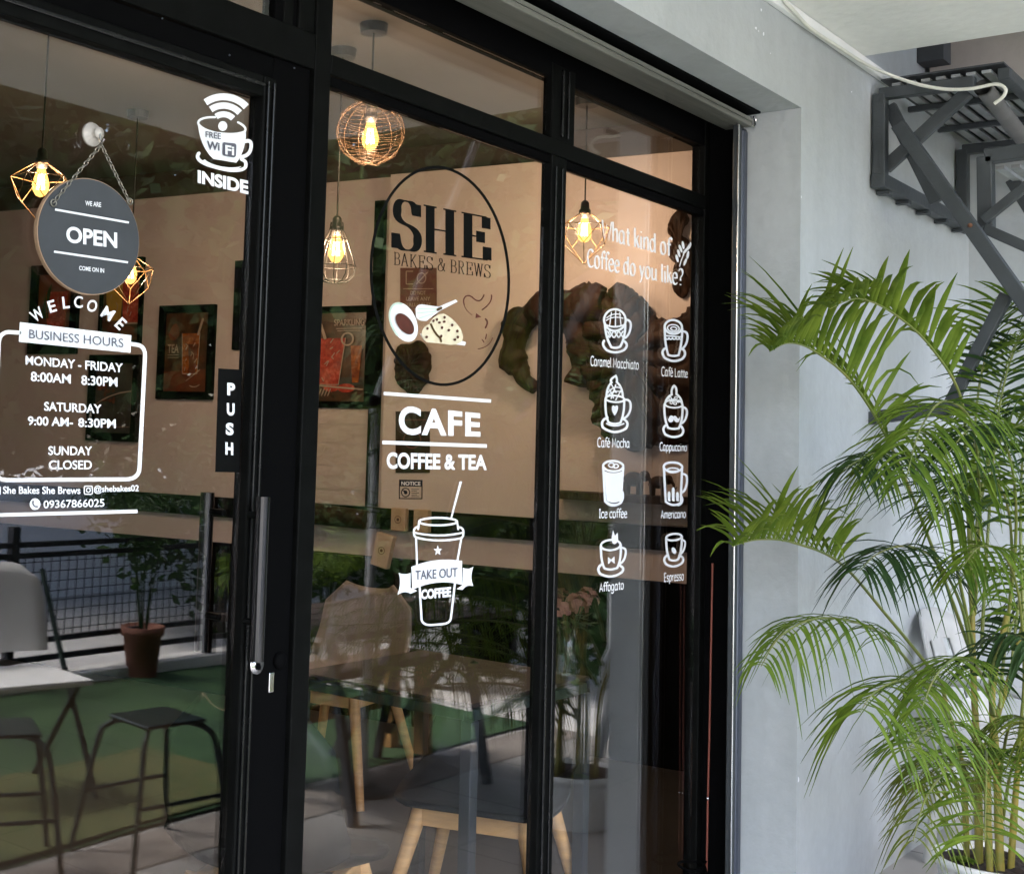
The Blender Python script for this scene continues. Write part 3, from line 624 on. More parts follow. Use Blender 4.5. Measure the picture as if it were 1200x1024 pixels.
i.fill("M 263 167 L 274 168.2 Q 277 168.5 277 171.5 L 276.5 182 Q 276 185 273 184.7 L 263.5 183 Q 260.5 182.5 260.6 179 L 261 169.5 Q 261 167 263 167 Z")
decal_part("dark_lettering", i, M['greyv'], d, .0035)
i = Ink(); letters(i, "Fi", (264, 170, 181, 274.5, 171.7, 182.5), .03); decal_part("lettering", i, V, d, .0055)
i = Ink(); letters(i, "INSIDE", (231.7, 199.3, 214.6, 291, 211.8, 228.3), .045); decal_part("lettering", i, V, d)

# opening hours
d = decal("opening_hours", (90, 480), "white welcome and business hours lettering inside a rounded outline on the door glass", "lettering")
i = Ink()
for ch, cx, cy_, a, hw in (('W', 43.5, 368.5, 33, 7.2), ('E', 61, 359, 16, 4.3), ('L', 77.2, 354.5, 6, 4), ('C', 92, 354, -2, 5.2), ('O', 108, 358.5, -14, 5.8), ('M', 126.5, 367.5, -32, 6.6), ('E', 141.5, 379.5, -44, 4.3)):
    t = Ink(); letters(t, ch, (-hw, -7, 7, hw, -7, 7), .02); c, s_ = math.cos(R(-a)), math.sin(R(-a)); o = len(i.v)
    i.v += [(cx+x*c-y*s_, cy_+x*s_+y*c, i.k) for x, y, k in t.v]; i.f += [tuple(q+o for q in f) for f in t.f]; i.k += 1
decal_part("welcome_lettering", i, V, d)
i = Ink(); i.poly([(23.3, 377.5), (153.8, 393), (153, 413.5), (22, 400.5)]); decal_part("banner", i, V, d)
i = Ink(); letters(i, "BUSINESS HOURS", (34.3, 386, 396.5, 144.7, 397, 407.3), 0); decal_part("dark_lettering", i, M['greyv'], d, .0035)
i = Ink(); i.draw("M 23 390 L 10 389 Q -1 390 -1.5 403 L -6 548 Q -6 562 8 562.5 L 148 561.5 Q 163 561 163.5 548 L 170 417 Q 170 405 160 404 L 153.5 403", 4.6)
i.draw("M -8 603.5 L 161 599", 4.2, cap=False); decal_part("outline", i, V, d)
i = Ink()
for s_, q, b in (("MONDAY - FRIDAY", (30, 416.7, 427.3, 144, 426, 436.7), .022), ("8:00AM", (36, 435.3, 446.7, 83, 438.7, 449.8), .022), ("8:30PM", (95.3, 439.5, 451, 137.7, 442.3, 453.3), .022), ("SATURDAY", (51.7, 470.7, 481.3, 119, 474, 484.7), .022),
                 ("9:00 AM-", (32.7, 487.7, 498.3, 85.5, 489.3, 500), .022), ("8:30PM", (91.7, 489.8, 500.2, 135.7, 491, 502), .022), ("SUNDAY", (56.7, 522.7, 533.2, 108, 523, 533.5), .022), ("CLOSED", (57.3, 539.3, 550, 107.7, 539.3, 550), .022)):
    i = Ink(); letters(i, s_, q, b); decal_part("hours_line", i, V, d)
i = Ink(); letters(i, "She Bakes She Brews", (3.5, 569.8, 578.6, 94.3, 570.2, 578.8), .02); letters(i, "@shebakes02", (110, 568.8, 578.8, 162.7, 567.8, 577.5), .02); letters(i, "09367866025", (51, 586.3, 595.6, 122.3, 584.2, 593.8), .015)
i.draw("M 100.5 569.5 L 106.5 569.5 Q 108.3 569.5 108.3 571.5 L 108.3 577 Q 108.3 579 106.5 579 L 100.5 579 Q 98.8 579 98.8 577 L 98.8 571.5 Q 98.8 569.5 100.5 569.5 Z", 1.3); i.e(103.5, 574.3, 2.3, 2.4, 1.2); i.e(106.4, 571.6, .6, .6)
i.poly([(-4, 570), (.8, 570), (.8, 579.5), (-4, 579.5)]); i.e(41, 590.6, 6.3, 6.8)
decal_part("contact_lettering", i, V, d)
i = Ink(); i.draw("M 38.5 587.5 Q 38.4 593.5 43.8 594", 1.5); i.e(38.8, 587.8, 1.1, 1.3); i.e(43.2, 593.6, 1.3, 1.1); decal_part("handset_mark", i, M['greyv'], d, .0035)
# PUSH plate
d = decal("push_plate", (268, 492), "black vertical PUSH plate beside the door stile", "sign")
i = Ink(); i.poly([(256.2, 431.7), (283.2, 433.3), (280.6, 553.5), (252.5, 553)]); 
pm = i.mesh(on_glass(.0012)); n0 = len(pm.v); pm.v += [tuple(Vector(v)+Vector((0, .001, 0))) for v in pm.v[:n0]]; pm.f += [(a, (a+1) % 4, n0+(a+1) % 4, n0+a) for a in range(4)]; obj("plate", pm, M['blackv'], d, world=True)
i = Ink()
for ch, cx, cy_ in (("P", 270.9, 456), ("U", 270.4, 479.7), ("S", 269.2, 502.7), ("H", 268.7, 525.7)): letters(i, ch, (cx-4.6, cy_-7.6, cy_+7, cx+4.6, cy_-7, cy_+7.6), .05)
decal_part("lettering", i, V, d, .0035)

# round OPEN board on its chain
YB = YG-.016
bc = at(105.5, 277.5, 1, YB); bx = (at(165.3, 285, 1, YB)-at(45.7, 270, 1, YB)).x/2; bz = (at(107, 209.5, 1, YB)-at(104, 345.5, 1, YB)).z/2
br_ = (bx+bz)/2
d = thing("open_sign", (bc.x, YB, bc.z-br_), "round charcoal OPEN board hanging by a chain on the door glass", "sign")
def fdisc(r, y0, y1, n=64):
    m = MB(); m.lathe([(0, 0), (r, 0), (r, y1-y0), (0, y1-y0)], n, smooth=False); return m.xf(lambda v: Vector((bc.x+v.x*bx/br_, y0+v.z, bc.z-v.y*bz/br_)))
obj("rim", fdisc(br_, YB, YB+.009), M['woodrim'], d, world=True)
obj("face", fdisc(br_*.985, YB-.0015, YB-.0002), M['board'], d, world=True)
onb = lambda px, py: (at(px, py, 1, YB-.0022), OUT)
i = Ink(); letters(i, "WE ARE", (100, 235.3, 240.9, 118.5, 237.4, 243), .02); letters(i, "OPEN", (77.7, 264.8, 284.2, 137.3, 272.6, 291.2), .03); letters(i, "COME ON IN", (92.7, 311.5, 316.6, 122, 314.7, 320), .02)
i.draw("M 64.5 245.7 L 151 261", 2.4, cap=False); i.draw("M 63.3 295 L 150 307.6", 2.4, cap=False)
obj("lettering", i.mesh(onb), V, d, world=True)
hkp = at(107.5, 158, 1, YG-.001)
cup = MB().lathe([(.0, 0), (.023, 0), (.021, .004), (.010, .010), (.008, .018), (.011, .022), (0, .024)], 20).xf(lambda v: Vector((hkp.x+v.x, hkp.y-v.z, hkp.z+v.y)))
sc_ = thing("suction_hook", (hkp.x, YG, hkp.z), "clear suction cup hook on the door glass holding the sign's chain", "hook")
obj("cup", cup, M['clear'], sc_, world=True)
obj("hook", MB().tube([hkp+Vector((0, -.022, 0)), hkp+Vector((0, -.026, -.012)), hkp+Vector((0, -.03, -.02)), hkp+Vector((0, -.036, -.012))], .002, 6), M['chrome'], sc_, world=True)
cm = MB()
top = hkp+Vector((0, -.028, -.022))
for (ex, ey) in ((62, 238), (151.5, 236.5)):
    e_ = at(ex, ey, 1, YB-.003); L_ = (e_-top).length; nL = int(L_/.0085); tdir = (e_-top).normalized(); sd_ = tdir.cross(Vector((0, 1, 0))).normalized(); ot = tdir.cross(sd_)
    for k in range(nL):
        c = top.lerp(e_, (k+.5)/nL); a_ = sd_ if k % 2 else ot
        cm.tube([c+tdir*.0055*math.cos(q)+a_*.0032*math.sin(q) for q in [j*math.pi/4 for j in range(8)]], .0011, 5, closed=True)
    cm.tube([e_+Vector((.006*math.cos(q), -.002, .006*math.sin(q))) for q in [j*math.pi/5 for j in range(10)]], .0014, 5, closed=True)
obj("chain", cm, M['chain'], d, world=True)

# oval shop logo
d = decal("shop_logo", (516, 324), "large black oval shop logo with baking drawings on the middle pane", "logo")
i = Ink(); i.e(515.5, 323.5, 80.5, 127.5, 3.3, -3.5, n=72); decal_part("oval_ring", i, BV, d)
i = Ink(); pen(i, "SHE", (461, 233, 290.5, 574.5, 255, 306), SERIF, 19, (0, .13), 3, 72, cap=False); decal_part("lettering", i, BV, d)
i = Ink(); pen(i, "BAKES & BREWS", (461, 295.3, 310.2, 575.5, 311, 326), SERIF, 8.8, (0, .36), 4, 72, cap=False); decal_part("lettering", i, BV, d)
i = Ink(); i.e(472.8, 377.5, 15, 24.5, rot=-24); i.fill("M 492 391 L 497 399 L 545 405 L 546 401 L 540 399 L 536 394 Z"); decal_part("bowl_drawing", i, V, d)
i = Ink(); i.stroke(ell(472.5, 377.5, 14, 23.3, -24, 150, 300)[0], 2.2); i.draw("M 490 362 L 513 362 M 489 367 L 510 365 M 491 373 L 507 368", 1.1); decal_part("mint_shading", i, M['mint'], d, .0045)
i = Ink(); i.e(474.5, 379.5, 8, 14.5, rot=-38); decal_part("cocoa_drawing", i, M['brown'], d, .0045)
i = Ink(); i.fill("M 487 362 Q 489 356 496 357 L 514 359.5 L 534 351 L 536.5 353.5 L 516 364 L 500 376 Q 490 377 487.5 371 Z"); decal_part("whisk_drawing", i, V, d)
i = Ink(); i.fill("M 494 391 Q 495 383 503 380 Q 508 368 520 367.5 Q 532 373 540 386 Q 545 397 540 401 Q 532 406 521 403 L 500 401 Q 495 397 494 391 Z"); decal_part("cake_drawing", i, M['cream'], d, .0045)
i = Ink(); i.draw("M 505 380 Q 510 392 516 396 L 517 400", 2.4); i.draw("M 513 363 L 517 361", 3); decal_part("cake_crumb", i, M['brass'], d, .006)
i = Ink()
for (x, y) in ((501, 385), (500, 395), (512, 374.5), (508, 376), (521, 372), (530, 381), (526, 387), (518, 384), (515, 378), (536, 388), (533, 398), (517, 394), (536.5, 395), (520.5, 377)): i.e(x, y, 1.5, 1.8, rot=rnd.uniform(0, 90), n=8)
decal_part("raisin_drawing", i, M['brown'], d, .006)
i = Ink(); i.draw("M 544 357 C 541 349 547 344 553 348 C 558 353 563 356 567 346", 1.6); i.draw("M 576 346 C 577 354 570 360 565 363", 1.5); i.draw("M 569 374 Q 573 377 569 384", 2); i.draw("M 543 355 Q 545 364 553 369", .8)
i.fill("M 557 373 L 558 367 L 564 371.5 Z"); i.draw("M 570 392 L 569 397 M 565 398 L 567 401", 1.4); i.draw("M 577 396 Q 574 407 560 409", .9); decal_part("flourish_drawing", i, M['brown'], d)
# cafe lettering
d = decal("cafe_lettering", (510, 505), "white CAFE and COFFEE & TEA lettering between two white rules", "lettering")
i = Ink(); letters(i, "CAFE", (467.3, 474.8, 509.3, 563, 484, 512), .035, 1.12); letters(i, "COFFEE & TEA", (453.2, 529.8, 549.3, 570.5, 533, 551), .035); decal_part("lettering", i, V, d)
i = Ink(); i.draw("M 449.6 461 L 575.5 470", 3.9, cap=False); i.draw("M 448 518.3 L 570.5 522.6", 4.2, cap=False); decal_part("rule", i, V, d)
# notice sticker
d = decal("notice_sticker", (481, 573), "small black NOTICE sticker with a camera symbol, low on the middle pane", "sticker")
i = Ink(); i.draw("M 468.3 562.6 L 494.6 563 L 494.4 584.2 L 468 584 Z", 1.2); i.poly([(468, 562.3), (494.8, 562.7), (494.8, 570.2), (468, 569.8)]); i.e(475.3, 577, 4.8, 5, 1.2); i.e(475.3, 577, 2.1, 2.2); i.poly([(472, 574.3), (476.5, 574.6), (476.2, 576), (472, 575.7)])
for k in range(5): i.draw("M 482 %.1f L %.1f %.1f" % (573.2+2.1*k, 491-(k % 2)*2.5, 573.3+2.1*k), .7, cap=False)
decal_part("panel", i, BV, d)
i = Ink(); letters(i, "NOTICE", (470.3, 563.9, 568.5, 492.8, 564.3, 568.9), .02); decal_part("lettering", i, M['paleprint'], d, .003)
# take out cup
d = decal("window_decal", (514, 660), "white outline take out coffee cup with straw and ribbon banner", "decal")
i = Ink(); i.e(513.4, 611, 22.3, 4.4, 2.4); i.draw("M 491 612 L 490 620 M 535.8 612 L 537 620", 2.2); i.draw("M 490.5 617 Q 484.5 618 485 624 Q 485 629 489 630 Q 514 636 540 630.5 Q 543.5 629 543 623 Q 543 618 537 617.5", 2.4); i.draw("M 486 624 Q 514 630.5 542.5 624", 2.2)
i.draw("M 487.6 631 L 488.7 661 M 540.5 631 L 536 657", 2.2); i.draw("M 491.5 683 L 494 726 Q 496 733 507 732 L 519 731 Q 528 730 528.5 723 L 533 684", 2.4)
i.poly([(527.2, 609), (529.2, 609), (541.5, 564), (538.6, 564)])
i.poly([(513+math.sin(k*math.pi/5)*(5.2 if k % 2 == 0 else 2.2), 645-math.cos(k*math.pi/5)*(6.4 if k % 2 == 0 else 2.6)) for k in range(10)])
i.fill("M 482 664 Q 510 652 541.5 657 L 541 685 Q 512 677 483 691 Z")
i.fill("M 481 671 Q 474 674 467 671 Q 471 682 465.5 697 Q 474 691 481 695.5 L 489 692 L 481 688.5 Z"); i.fill("M 542.5 665 Q 549 668 555 663.5 Q 550 675 554.5 686.5 Q 547 684 542 691 L 535 690 L 541.5 685.5 Z")
decal_part("cup_drawing", i, V, d)
i = Ink(); letters(i, "TAKE OUT", (487, 668.5, 679.5, 536.3, 664.8, 675.8), .01); decal_part("dark_lettering", i, M['greyv'], d, .0035)
i = Ink(); letters(i, "COFFEE", (493.5, 690.8, 702.3, 528.6, 687.2, 699.2), .05); decal_part("lettering", i, V, d)
# the question
d = decal("question_lettering", (745, 290), "white handwritten question asking what kind of coffee you like, with a small leaf sprig", "lettering")
i = Ink(); pen(i, "What kind of", (705.5, 256.5, 279.5, 786, 279, 300.5), HAND, 13.5, (35, .46), 1.5); pen(i, "Coffee do you like?", (687.8, 290.5, 312, 800.5, 315, 335), HAND, 13.5, (35, .46), 1.5); decal_part("lettering", i, V, d)
i = Ink(); i.draw("M 796.5 312 Q 800 297 809.5 284.5", 1.2)
for x, y, a in ((793.5, 303, 75), (797.5, 291.5, 70), (800.5, 287.5, 80), (803.5, 294, 200-70), (806, 299, 100), (803, 307, 110), (807.5, 289.5, 120), (795.5, 297, 75)): i.e(x, y, 4.9, 1.55, rot=a, n=12)
decal_part("leaf_sprig", i, V, d)

# eight coffees
def saucer(i, cx, cy_, rx, ry): i.e(cx, cy_, rx, ry, 2.7); i.draw("M %f %f Q %f %f %f %f" % (cx-rx*.55, cy_+ry*.05, cx, cy_+ry*.55, cx+rx*.55, cy_+ry*.05), 1.6)
def zx(k, x, y): return (650+x/k[0], k[1]+y/k[0])
K1, K2 = (3.94, 200), (3.6571, 440)
def dd(i, k, d_, wd_):
    for pts, cl in path(d_): i.stroke([zx(k, *p) for p in pts], wd_, cl)
def df(i, k, d_):
    for pts, cl in path(d_): i.poly([zx(k, *p) for p in pts])
def de(i, k, cx, cy_, rx, ry, wd_=None, rot=0, a0=0, a1=360):
    c = zx(k, cx, cy_); i.e(c[0], c[1], rx/k[0], ry/k[0], wd_, rot, a0, a1)
CUPS = []
def caramel(i):
    k = K1; de(i, k, 278, 690, 50, 50, 2.6, 8); dd(i, k, "M 236 712 Q 275 730 322 712", 2.0); dd(i, k, "M 232 705 Q 234 770 262 815 Q 285 822 303 812 Q 326 770 326 712", 2.7); dd(i, k, "M 328 688 Q 358 690 350 728 Q 344 760 326 772", 2.6)
    dd(i, k, "M 228 786 Q 215 805 240 828 Q 280 850 320 828 Q 345 806 322 788", 2.8); dd(i, k, "M 240 680 Q 270 655 305 665 M 238 692 Q 270 668 316 682 M 262 655 L 254 712 M 282 648 L 280 716 M 300 656 L 306 714", 1.2)
    for x in (262, 285, 306): dd(i, k, "M %d 742 L %d 770 M %d 742 L %d 770" % (x-9, x+9, x+9, x-9), 1.7)
    dd(i, k, "M 244 742 L 252 756 L 246 770", 1.6)
def latte(i):
    k = K1; de(i, k, 548, 722, 40, 32, 2.6, 6); de(i, k, 548, 728, 27, 17, 1.5, 6); de(i, k, 550, 730, 14, 8, 1.3, 6); dd(i, k, "M 508 724 Q 508 800 524 850 Q 545 860 572 852 Q 588 800 589 730", 2.6); dd(i, k, "M 590 742 Q 620 742 612 782 Q 606 812 586 824", 2.6); dd(i, k, "M 508 822 Q 488 838 508 864 Q 550 892 590 868 Q 612 846 594 826", 2.8)
    for x in (520, 536, 552, 568, 581): de(i, k, x, 772, 7.5, 7, 1.6, 0, 0, 180)
    dd(i, k, "M 513 762 L 585 768", 1.6)
def mocha(i):
    k = K2; de(i, k, 258, 100, 40, 14, 2.2, 4); dd(i, k, "M 222 94 Q 222 52 244 30 Q 232 18 262 2 Q 270 16 266 28 Q 292 50 292 94", 2.5); dd(i, k, "M 226 90 Q 250 60 286 70 M 228 74 Q 256 40 280 54 M 242 98 L 262 40 M 262 104 L 286 60 M 244 40 L 264 74 M 236 60 L 252 96", 1.4); dd(i, k, "M 218 98 Q 214 160 230 200 Q 254 214 282 202 Q 300 160 298 100", 2.6); dd(i, k, "M 300 104 Q 332 100 324 146 Q 316 178 294 184", 2.6)
    dd(i, k, "M 226 180 Q 194 192 206 222 Q 256 260 306 226 Q 322 200 294 186", 2.8); dd(i, k, "M 222 206 Q 256 226 296 206", 1.6); df(i, k, "M 257 172 Q 240 150 246 132 Q 254 124 258 134 Q 264 124 271 132 Q 274 150 257 172 Z")
def cappu(i):
    k = K2; dd(i, k, "M 474 118 Q 480 92 502 82 Q 498 56 512 44 Q 524 50 522 80 Q 544 96 546 122", 2.5); de(i, k, 510, 122, 38, 16, 2.0, 3)
    for a, b in ((495, 98), (508, 106), (520, 96), (530, 110), (500, 116), (516, 120)): de(i, k, a, b, 6, 5, 1.2)
    dd(i, k, "M 470 124 Q 468 190 486 224 Q 508 232 532 226 Q 550 190 548 128", 2.6); dd(i, k, "M 550 136 Q 574 140 564 176 Q 558 198 542 206", 2.5); dd(i, k, "M 478 212 Q 456 226 474 252 Q 510 274 544 254 Q 560 234 538 214", 2.7); df(i, k, "M 508 176 Q 498 164 490 180 Q 486 192 482 176 Q 486 206 502 200 Q 508 196 510 188 Q 516 204 530 200 Q 538 192 536 174 Q 532 190 526 182 Q 516 166 508 176 Z")
def ice(i):
    k = K2; de(i, k, 251, 388, 43, 22, 2.6, 2); de(i, k, 244, 384, 13, 9, 1.4); de(i, k, 262, 388, 11, 8, 1.4); dd(i, k, "M 208 392 L 216 538 Q 250 566 282 546 L 294 396", 2.6); df(i, k, "M 214 410 Q 250 426 290 410 L 280 538 Q 250 552 222 536 Z"); dd(i, k, "M 292 500 Q 298 540 272 552 Q 240 566 218 540", 2.4)
def ameri(i):
    k = K2; de(i, k, 507, 392, 40, 20, 2.6, 2); de(i, k, 507, 406, 26, 10, 1.6); dd(i, k, "M 468 394 L 476 540 Q 508 566 540 546 L 546 398", 2.6); dd(i, k, "M 548 422 Q 572 420 566 462 Q 560 496 546 500", 2.6); dd(i, k, "M 545 520 Q 554 546 530 556", 2.2)
    for x, h in ((490, 488), (508, 470), (526, 490)): df(i, k, "M %d 536 L %d %d Q %d %d %d %d L %d 540 Z" % (x-6, x-6, h+16, x, h, x+6, h+16, x+6))
def affo(i):
    k = K2; de(i, k, 240, 726, 42, 22, 2.5, -4); dd(i, k, "M 198 730 Q 198 800 214 826 Q 240 836 268 824 Q 286 790 283 724", 2.6); dd(i, k, "M 284 738 Q 312 734 302 774 Q 296 800 274 808", 2.6); dd(i, k, "M 206 806 Q 176 822 194 848 Q 242 876 288 842 Q 304 822 274 812", 2.8); df(i, k, "M 248 718 Q 240 700 246 684 L 250 660 L 258 686 L 270 672 L 272 704 Q 266 722 254 722 Z"); df(i, k, "M 228 776 L 242 788 L 256 774 L 257 806 L 243 794 L 229 808 Z")
def espr(i):
    k = K2; de(i, k, 511, 692, 33, 14, 2.4, -6); dd(i, k, "M 478 696 Q 478 760 492 788 Q 512 798 530 786 Q 546 750 545 690", 2.6); dd(i, k, "M 546 706 Q 566 704 556 738 Q 550 758 538 764", 2.4); dd(i, k, "M 486 768 Q 458 784 478 808 Q 512 830 546 802 Q 560 780 534 770", 2.7); de(i, k, 511, 750, 9, 15, None, -22)
for fn_, nm, q, lab in ((caramel, "Caramel Macchiato", (692, 416.8, 428.3, 748.5, 422, 433), "Caramel Macchiato cup decal, a patterned mug on a saucer"), (latte, "Caf\u00e9 Latte", (775, 429.3, 440.3, 806, 433, 442.3), "Caf\u00e9 Latte cup decal with a foam swirl"),
                        (mocha, "Caf\u00e9 Mocha", (700, 512.3, 523.6, 738, 513.8, 524.3), "Caf\u00e9 Mocha cup decal with whipped cream and a heart"), (cappu, "Cappuccino", (773, 517.8, 528, 805, 519.8, 528.3), "Cappuccino cup decal with a moustache"),
                        (ice, "Ice coffee", (702, 596.3, 606.6, 735, 595.8, 606.3), "Ice coffee decal, a filled white tumbler without handle"), (ameri, "Americano", (774.5, 597.5, 607.3, 803.7, 597, 606.3), "Americano glass mug decal with three bars"),
                        (affo, "Affogato", (702.5, 683, 693.5, 731, 679.5, 690), "Affogato cup decal with a bow tie"), (espr, "Espresso", (778, 671.3, 681.3, 801.5, 669, 679.5), "Espresso cup decal with one coffee bean, lowest at right")):
    i = Ink(); fn_(i); c = ((min(v[0] for v in i.v)+max(v[0] for v in i.v))/2, max(v[1] for v in i.v))
    d = decal("coffee_decal", c, "white "+lab, "decal", "coffee cup decals on the right pane")
    decal_part("cup_drawing", i, V, d)
    i = Ink(); pen(i, nm, q, HAND, 11.5, (60, .75), 1.0); decal_part("lettering", i, V, d)

# ================================================================== INSIDE THE CAFE
def wp(s, off=0.0, z=0.0): return WA + WD*s + WN*off + Vector((0, 0, z))
def wall_box(mb, s0, s1, o0, o1, z0, z1):
    vs = [wp(s, o, z) for z in (z0, z1) for s, o in ((s0, o0), (s1, o0), (s1, o1), (s0, o1))]
    return mb.add(vs, [(0, 1, 2, 3), (7, 6, 5, 4), (4, 5, 1, 0), (5, 6, 2, 1), (6, 7, 3, 2), (7, 4, 0, 3)])
def sz(px, py, off=0.0):
    p = onwall(px, py, off); return (p-WA).dot(WD), p.z
S0, S1 = -1.02, 5.3
struct("cafe_floor", MB().box((-2, .365, -.2), (6.6, 6.9, .002)), M['cafetile'])
struct("cafe_ceiling", MB().box((-2, .362, 3.0), (5.99, 6.9, 3.1)), M['ceil'])
struct("cafe_end_wall", wall_box(MB(), S0, S1, -.12, 0, .2, 2.85), M['beige'])
struct("cafe_wall_band", wall_box(MB(), S0, S1, -.12, .012, 2.8505, 2.9995), M['brownband'])
struct("cafe_wainscot", wall_box(MB(), S0, S1, -.11, .02, .0025, .838), M['blackm'])
struct("cafe_back_wall", MB().box((-2, 6.6, 0), (5.6, 6.85, 2.999)), M['beige'])
struct("cafe_left_wall", MB().box((-2.2, .365, 0), (-2, 6.6, 2.999)), M['beige'])
obj("wall_ledge", wall_box(MB(), S0, S1, .001, .03, .982, 1.092), M['blackm'], label="long black ledge along the cafe's end wall below the beige paint", cat="ledge")
# pillar with the posters, black strip painted as the shadow beside it
sA, _ = sz(640, 300, .06); sB, _ = sz(455, 300, .06)
obj("pillar", wall_box(MB(), sA, sB, .0, .06, 1.095, 2.849), M['pillar'], label="pale beige pillar behind the oval logo on the cafe's end wall", cat="pillar")
s0_, z0_ = sz(455, 228); s1_, z1_ = sz(443.5, 228)
obj("shadow_strip", wall_box(MB(), s0_+.002, s1_, .0, .035, 1.095, 2.72), M['blackm'], label="thin black strip standing in for the shadow at the left edge of the beige pillar", cat="post")
sa, za = sz(441, 592); sb, zb = sz(362, 479)
obj("plank_panel", wall_box(MB(), sa, sb, .0, .016, 1.096, 1.17).merge(wall_box(MB(), sa, sb, .0, .016, 1.172, 1.30)).merge(wall_box(MB(), sa, sb, .0, .016, 1.302, 1.42)).merge(wall_box(MB(), sa, sb, .0, .016, 1.422, 1.52)).merge(wall_box(MB(), sa, sb, .0, .016, 1.522, zb)), M['plank'], label="beige panel of horizontal planks under the red drink picture", cat="panel")

def picture(px, label, draw, bg, name="picture_frame", border=.045, depth=.03):
    l, t, r, b = px; cx, cyy = (l+r)/2, (t+b)/2
    (sl, _), (sr, _) = sz(l, cyy), sz(r, cyy); (sc, zt), (_, zb) = sz(cx, t), sz(cx, b)
    W_, H_ = sl-sr, zt-zb; o = thing(name, wp((sl+sr)/2, .001, zb), label, "picture", "framed drink pictures on the cafe's end wall", W_ROT)
    B = border; m = MB()
    m.box((-W_/2, -depth, 0), (-W_/2+B, 0, H_), bev=.003).box((W_/2-B, -depth, 0), (W_/2, 0, H_), bev=.003).box((-W_/2+B, -depth, 0), (W_/2-B, 0, B), bev=.003).box((-W_/2+B, -depth, H_-B), (W_/2-B, 0, H_), bev=.003)
    obj("frame", m, M['blackm'], o)
    iw, ih = W_-2*B, H_-2*B
    obj("print", MB().box((-iw/2, -.010, B), (iw/2, -.002, B+ih)), bg, o)
    # drawing space: u 0..100 left-right, v 0..160 up
    def place(k): return lambda u, v: (Vector((-iw/2+iw*u/100, -.0105-k*.0015, B+ih*v/160)), Vector((0, -1, 0)))
    for k, (nm, ink, mm) in enumerate(draw()): obj(nm, ink.mesh(place(k+1)), mm, o)
    return o
def glass_shape(x, y, w0, w1, h): return "M %f %f L %f %f L %f %f L %f %f Z" % (x-w0/2, y, x+w0/2, y, x+w1/2, y+h, x-w1/2, y+h)
def glints(i, x, y, w_, h, n=7):
    for _ in range(n):
        a, b = x+rnd.uniform(-.4, .4)*w_, y+rnd.uniform(.08, .92)*h; i.draw("M %f %f L %f %f" % (a, b, a+rnd.uniform(-6, 6), b+rnd.uniform(3, 9)), 1.6)
    return i
def d_tea():
    a = Ink().fill("M 0 0 L 100 0 L 100 46 L 0 40 Z"); t = Ink().fill(glass_shape(60, 34, 32, 42, 84)); t2 = Ink().fill(glass_shape(66, 36, 14, 22, 60)); g = glints(Ink(), 60, 34, 30, 84, 9)
    g.draw("M 77 116 L 86 146", 5).draw("M 40 118 L 44 36 L 78 36 L 81 118", 1.5).draw("M 54 22 L 84 44 M 62 12 Q 74 6 84 14", 2)
    b = Ink().fill("M 8 118 Q 20 150 30 132 Q 38 112 22 104 Q 8 102 8 118 Z"); x = Ink(); letters(x, "TEA", (8, 96, 78, 34, 96, 78), .02); x.draw("M 9 74 L 34 74 M 9 69 L 34 69", 1.2)
    return [("table_print", a, M['printred']), ("blur_print", b, M['printred']), ("drink_print", t, M['tea']), ("drink_shade", t2, M['printred']), ("glint_print", g, M['paleprint']), ("lettering", x, M['paleprint'])]
def d_sparkling():
    a = Ink().fill("M 0 26 L 100 30 L 100 44 L 0 42 Z"); t = Ink().fill(glass_shape(40, 30, 36, 54, 84)); s_ = Ink().fill(glass_shape(84, 34, 10, 18, 66)); f = Ink().e(46, 24, 12, 7).e(70, 24, 14, 8)
    g = glints(Ink(), 40, 30, 36, 84, 8); g.draw("M 34 114 L 26 140", 5).draw("M 0 30 L 96 22", 3).draw("M 12 114 L 22 30 L 58 30 L 67 114", 1.3); g.e(70, 112, 9, 11, 3)
    x = Ink(); letters(x, "SPARKLING", (48, 148, 136, 96, 148, 136), .015); x.draw("M 52 131 L 92 131 M 54 127 L 90 127", 1.4)
    h = Ink()
    for k in range(9): h.draw("M %d 10 L %d 22" % (2+k*5, 6+k*5), 2)
    return [("shelf_print", a, M['printdark']), ("drink_print", t, M['red']), ("drink_print", s_, M['tea']), ("fruit_print", f, M['red']), ("glint_print", g, M['paleprint']), ("lettering", x, M['paleprint']), ("basket_print", h, M['paleprint'])]
def d_two():
    y_ = Ink().fill(glass_shape(30, 40, 38, 48, 80)); r_ = Ink().fill(glass_shape(76, 36, 40, 50, 84)); f = Ink().e(30, 22, 16, 9).e(72, 18, 20, 10); g = glints(glints(Ink(), 30, 40, 36, 80, 5), 76, 36, 36, 84, 5); g.draw("M 50 34 L 100 34", 3)
    return [("drink_print", y_, M['yellow']), ("drink_print", r_, M['red']), ("fruit_print", f, M['printred']), ("glint_print", g, M['paleprint'])]
def d_red():
    t = Ink().fill(glass_shape(56, 30, 50, 66, 90)); l = Ink().fill("M 10 60 Q 20 120 40 140 Q 30 90 34 60 Z"); g = glints(Ink(), 56, 30, 50, 90, 10); g.draw("M 24 118 L 32 30 M 80 30 L 88 118", 1.6)
    return [("drink_print", t, M['red']), ("leaf_print", l, M['palmdark']), ("glint_print", g, M['tea'])]
def d_curve():
    c = Ink().draw("M 0 62 Q 40 92 100 96", 2.5).draw("M 4 12 L 96 14 L 96 140", 1.4); f = Ink()
    for _ in range(9): f.e(rnd.uniform(10, 50), rnd.uniform(70, 110), rnd.uniform(3, 8), rnd.uniform(3, 6))
    return [("fruit_print", f, M['printred']), ("line_print", c, M['paleprint'])]
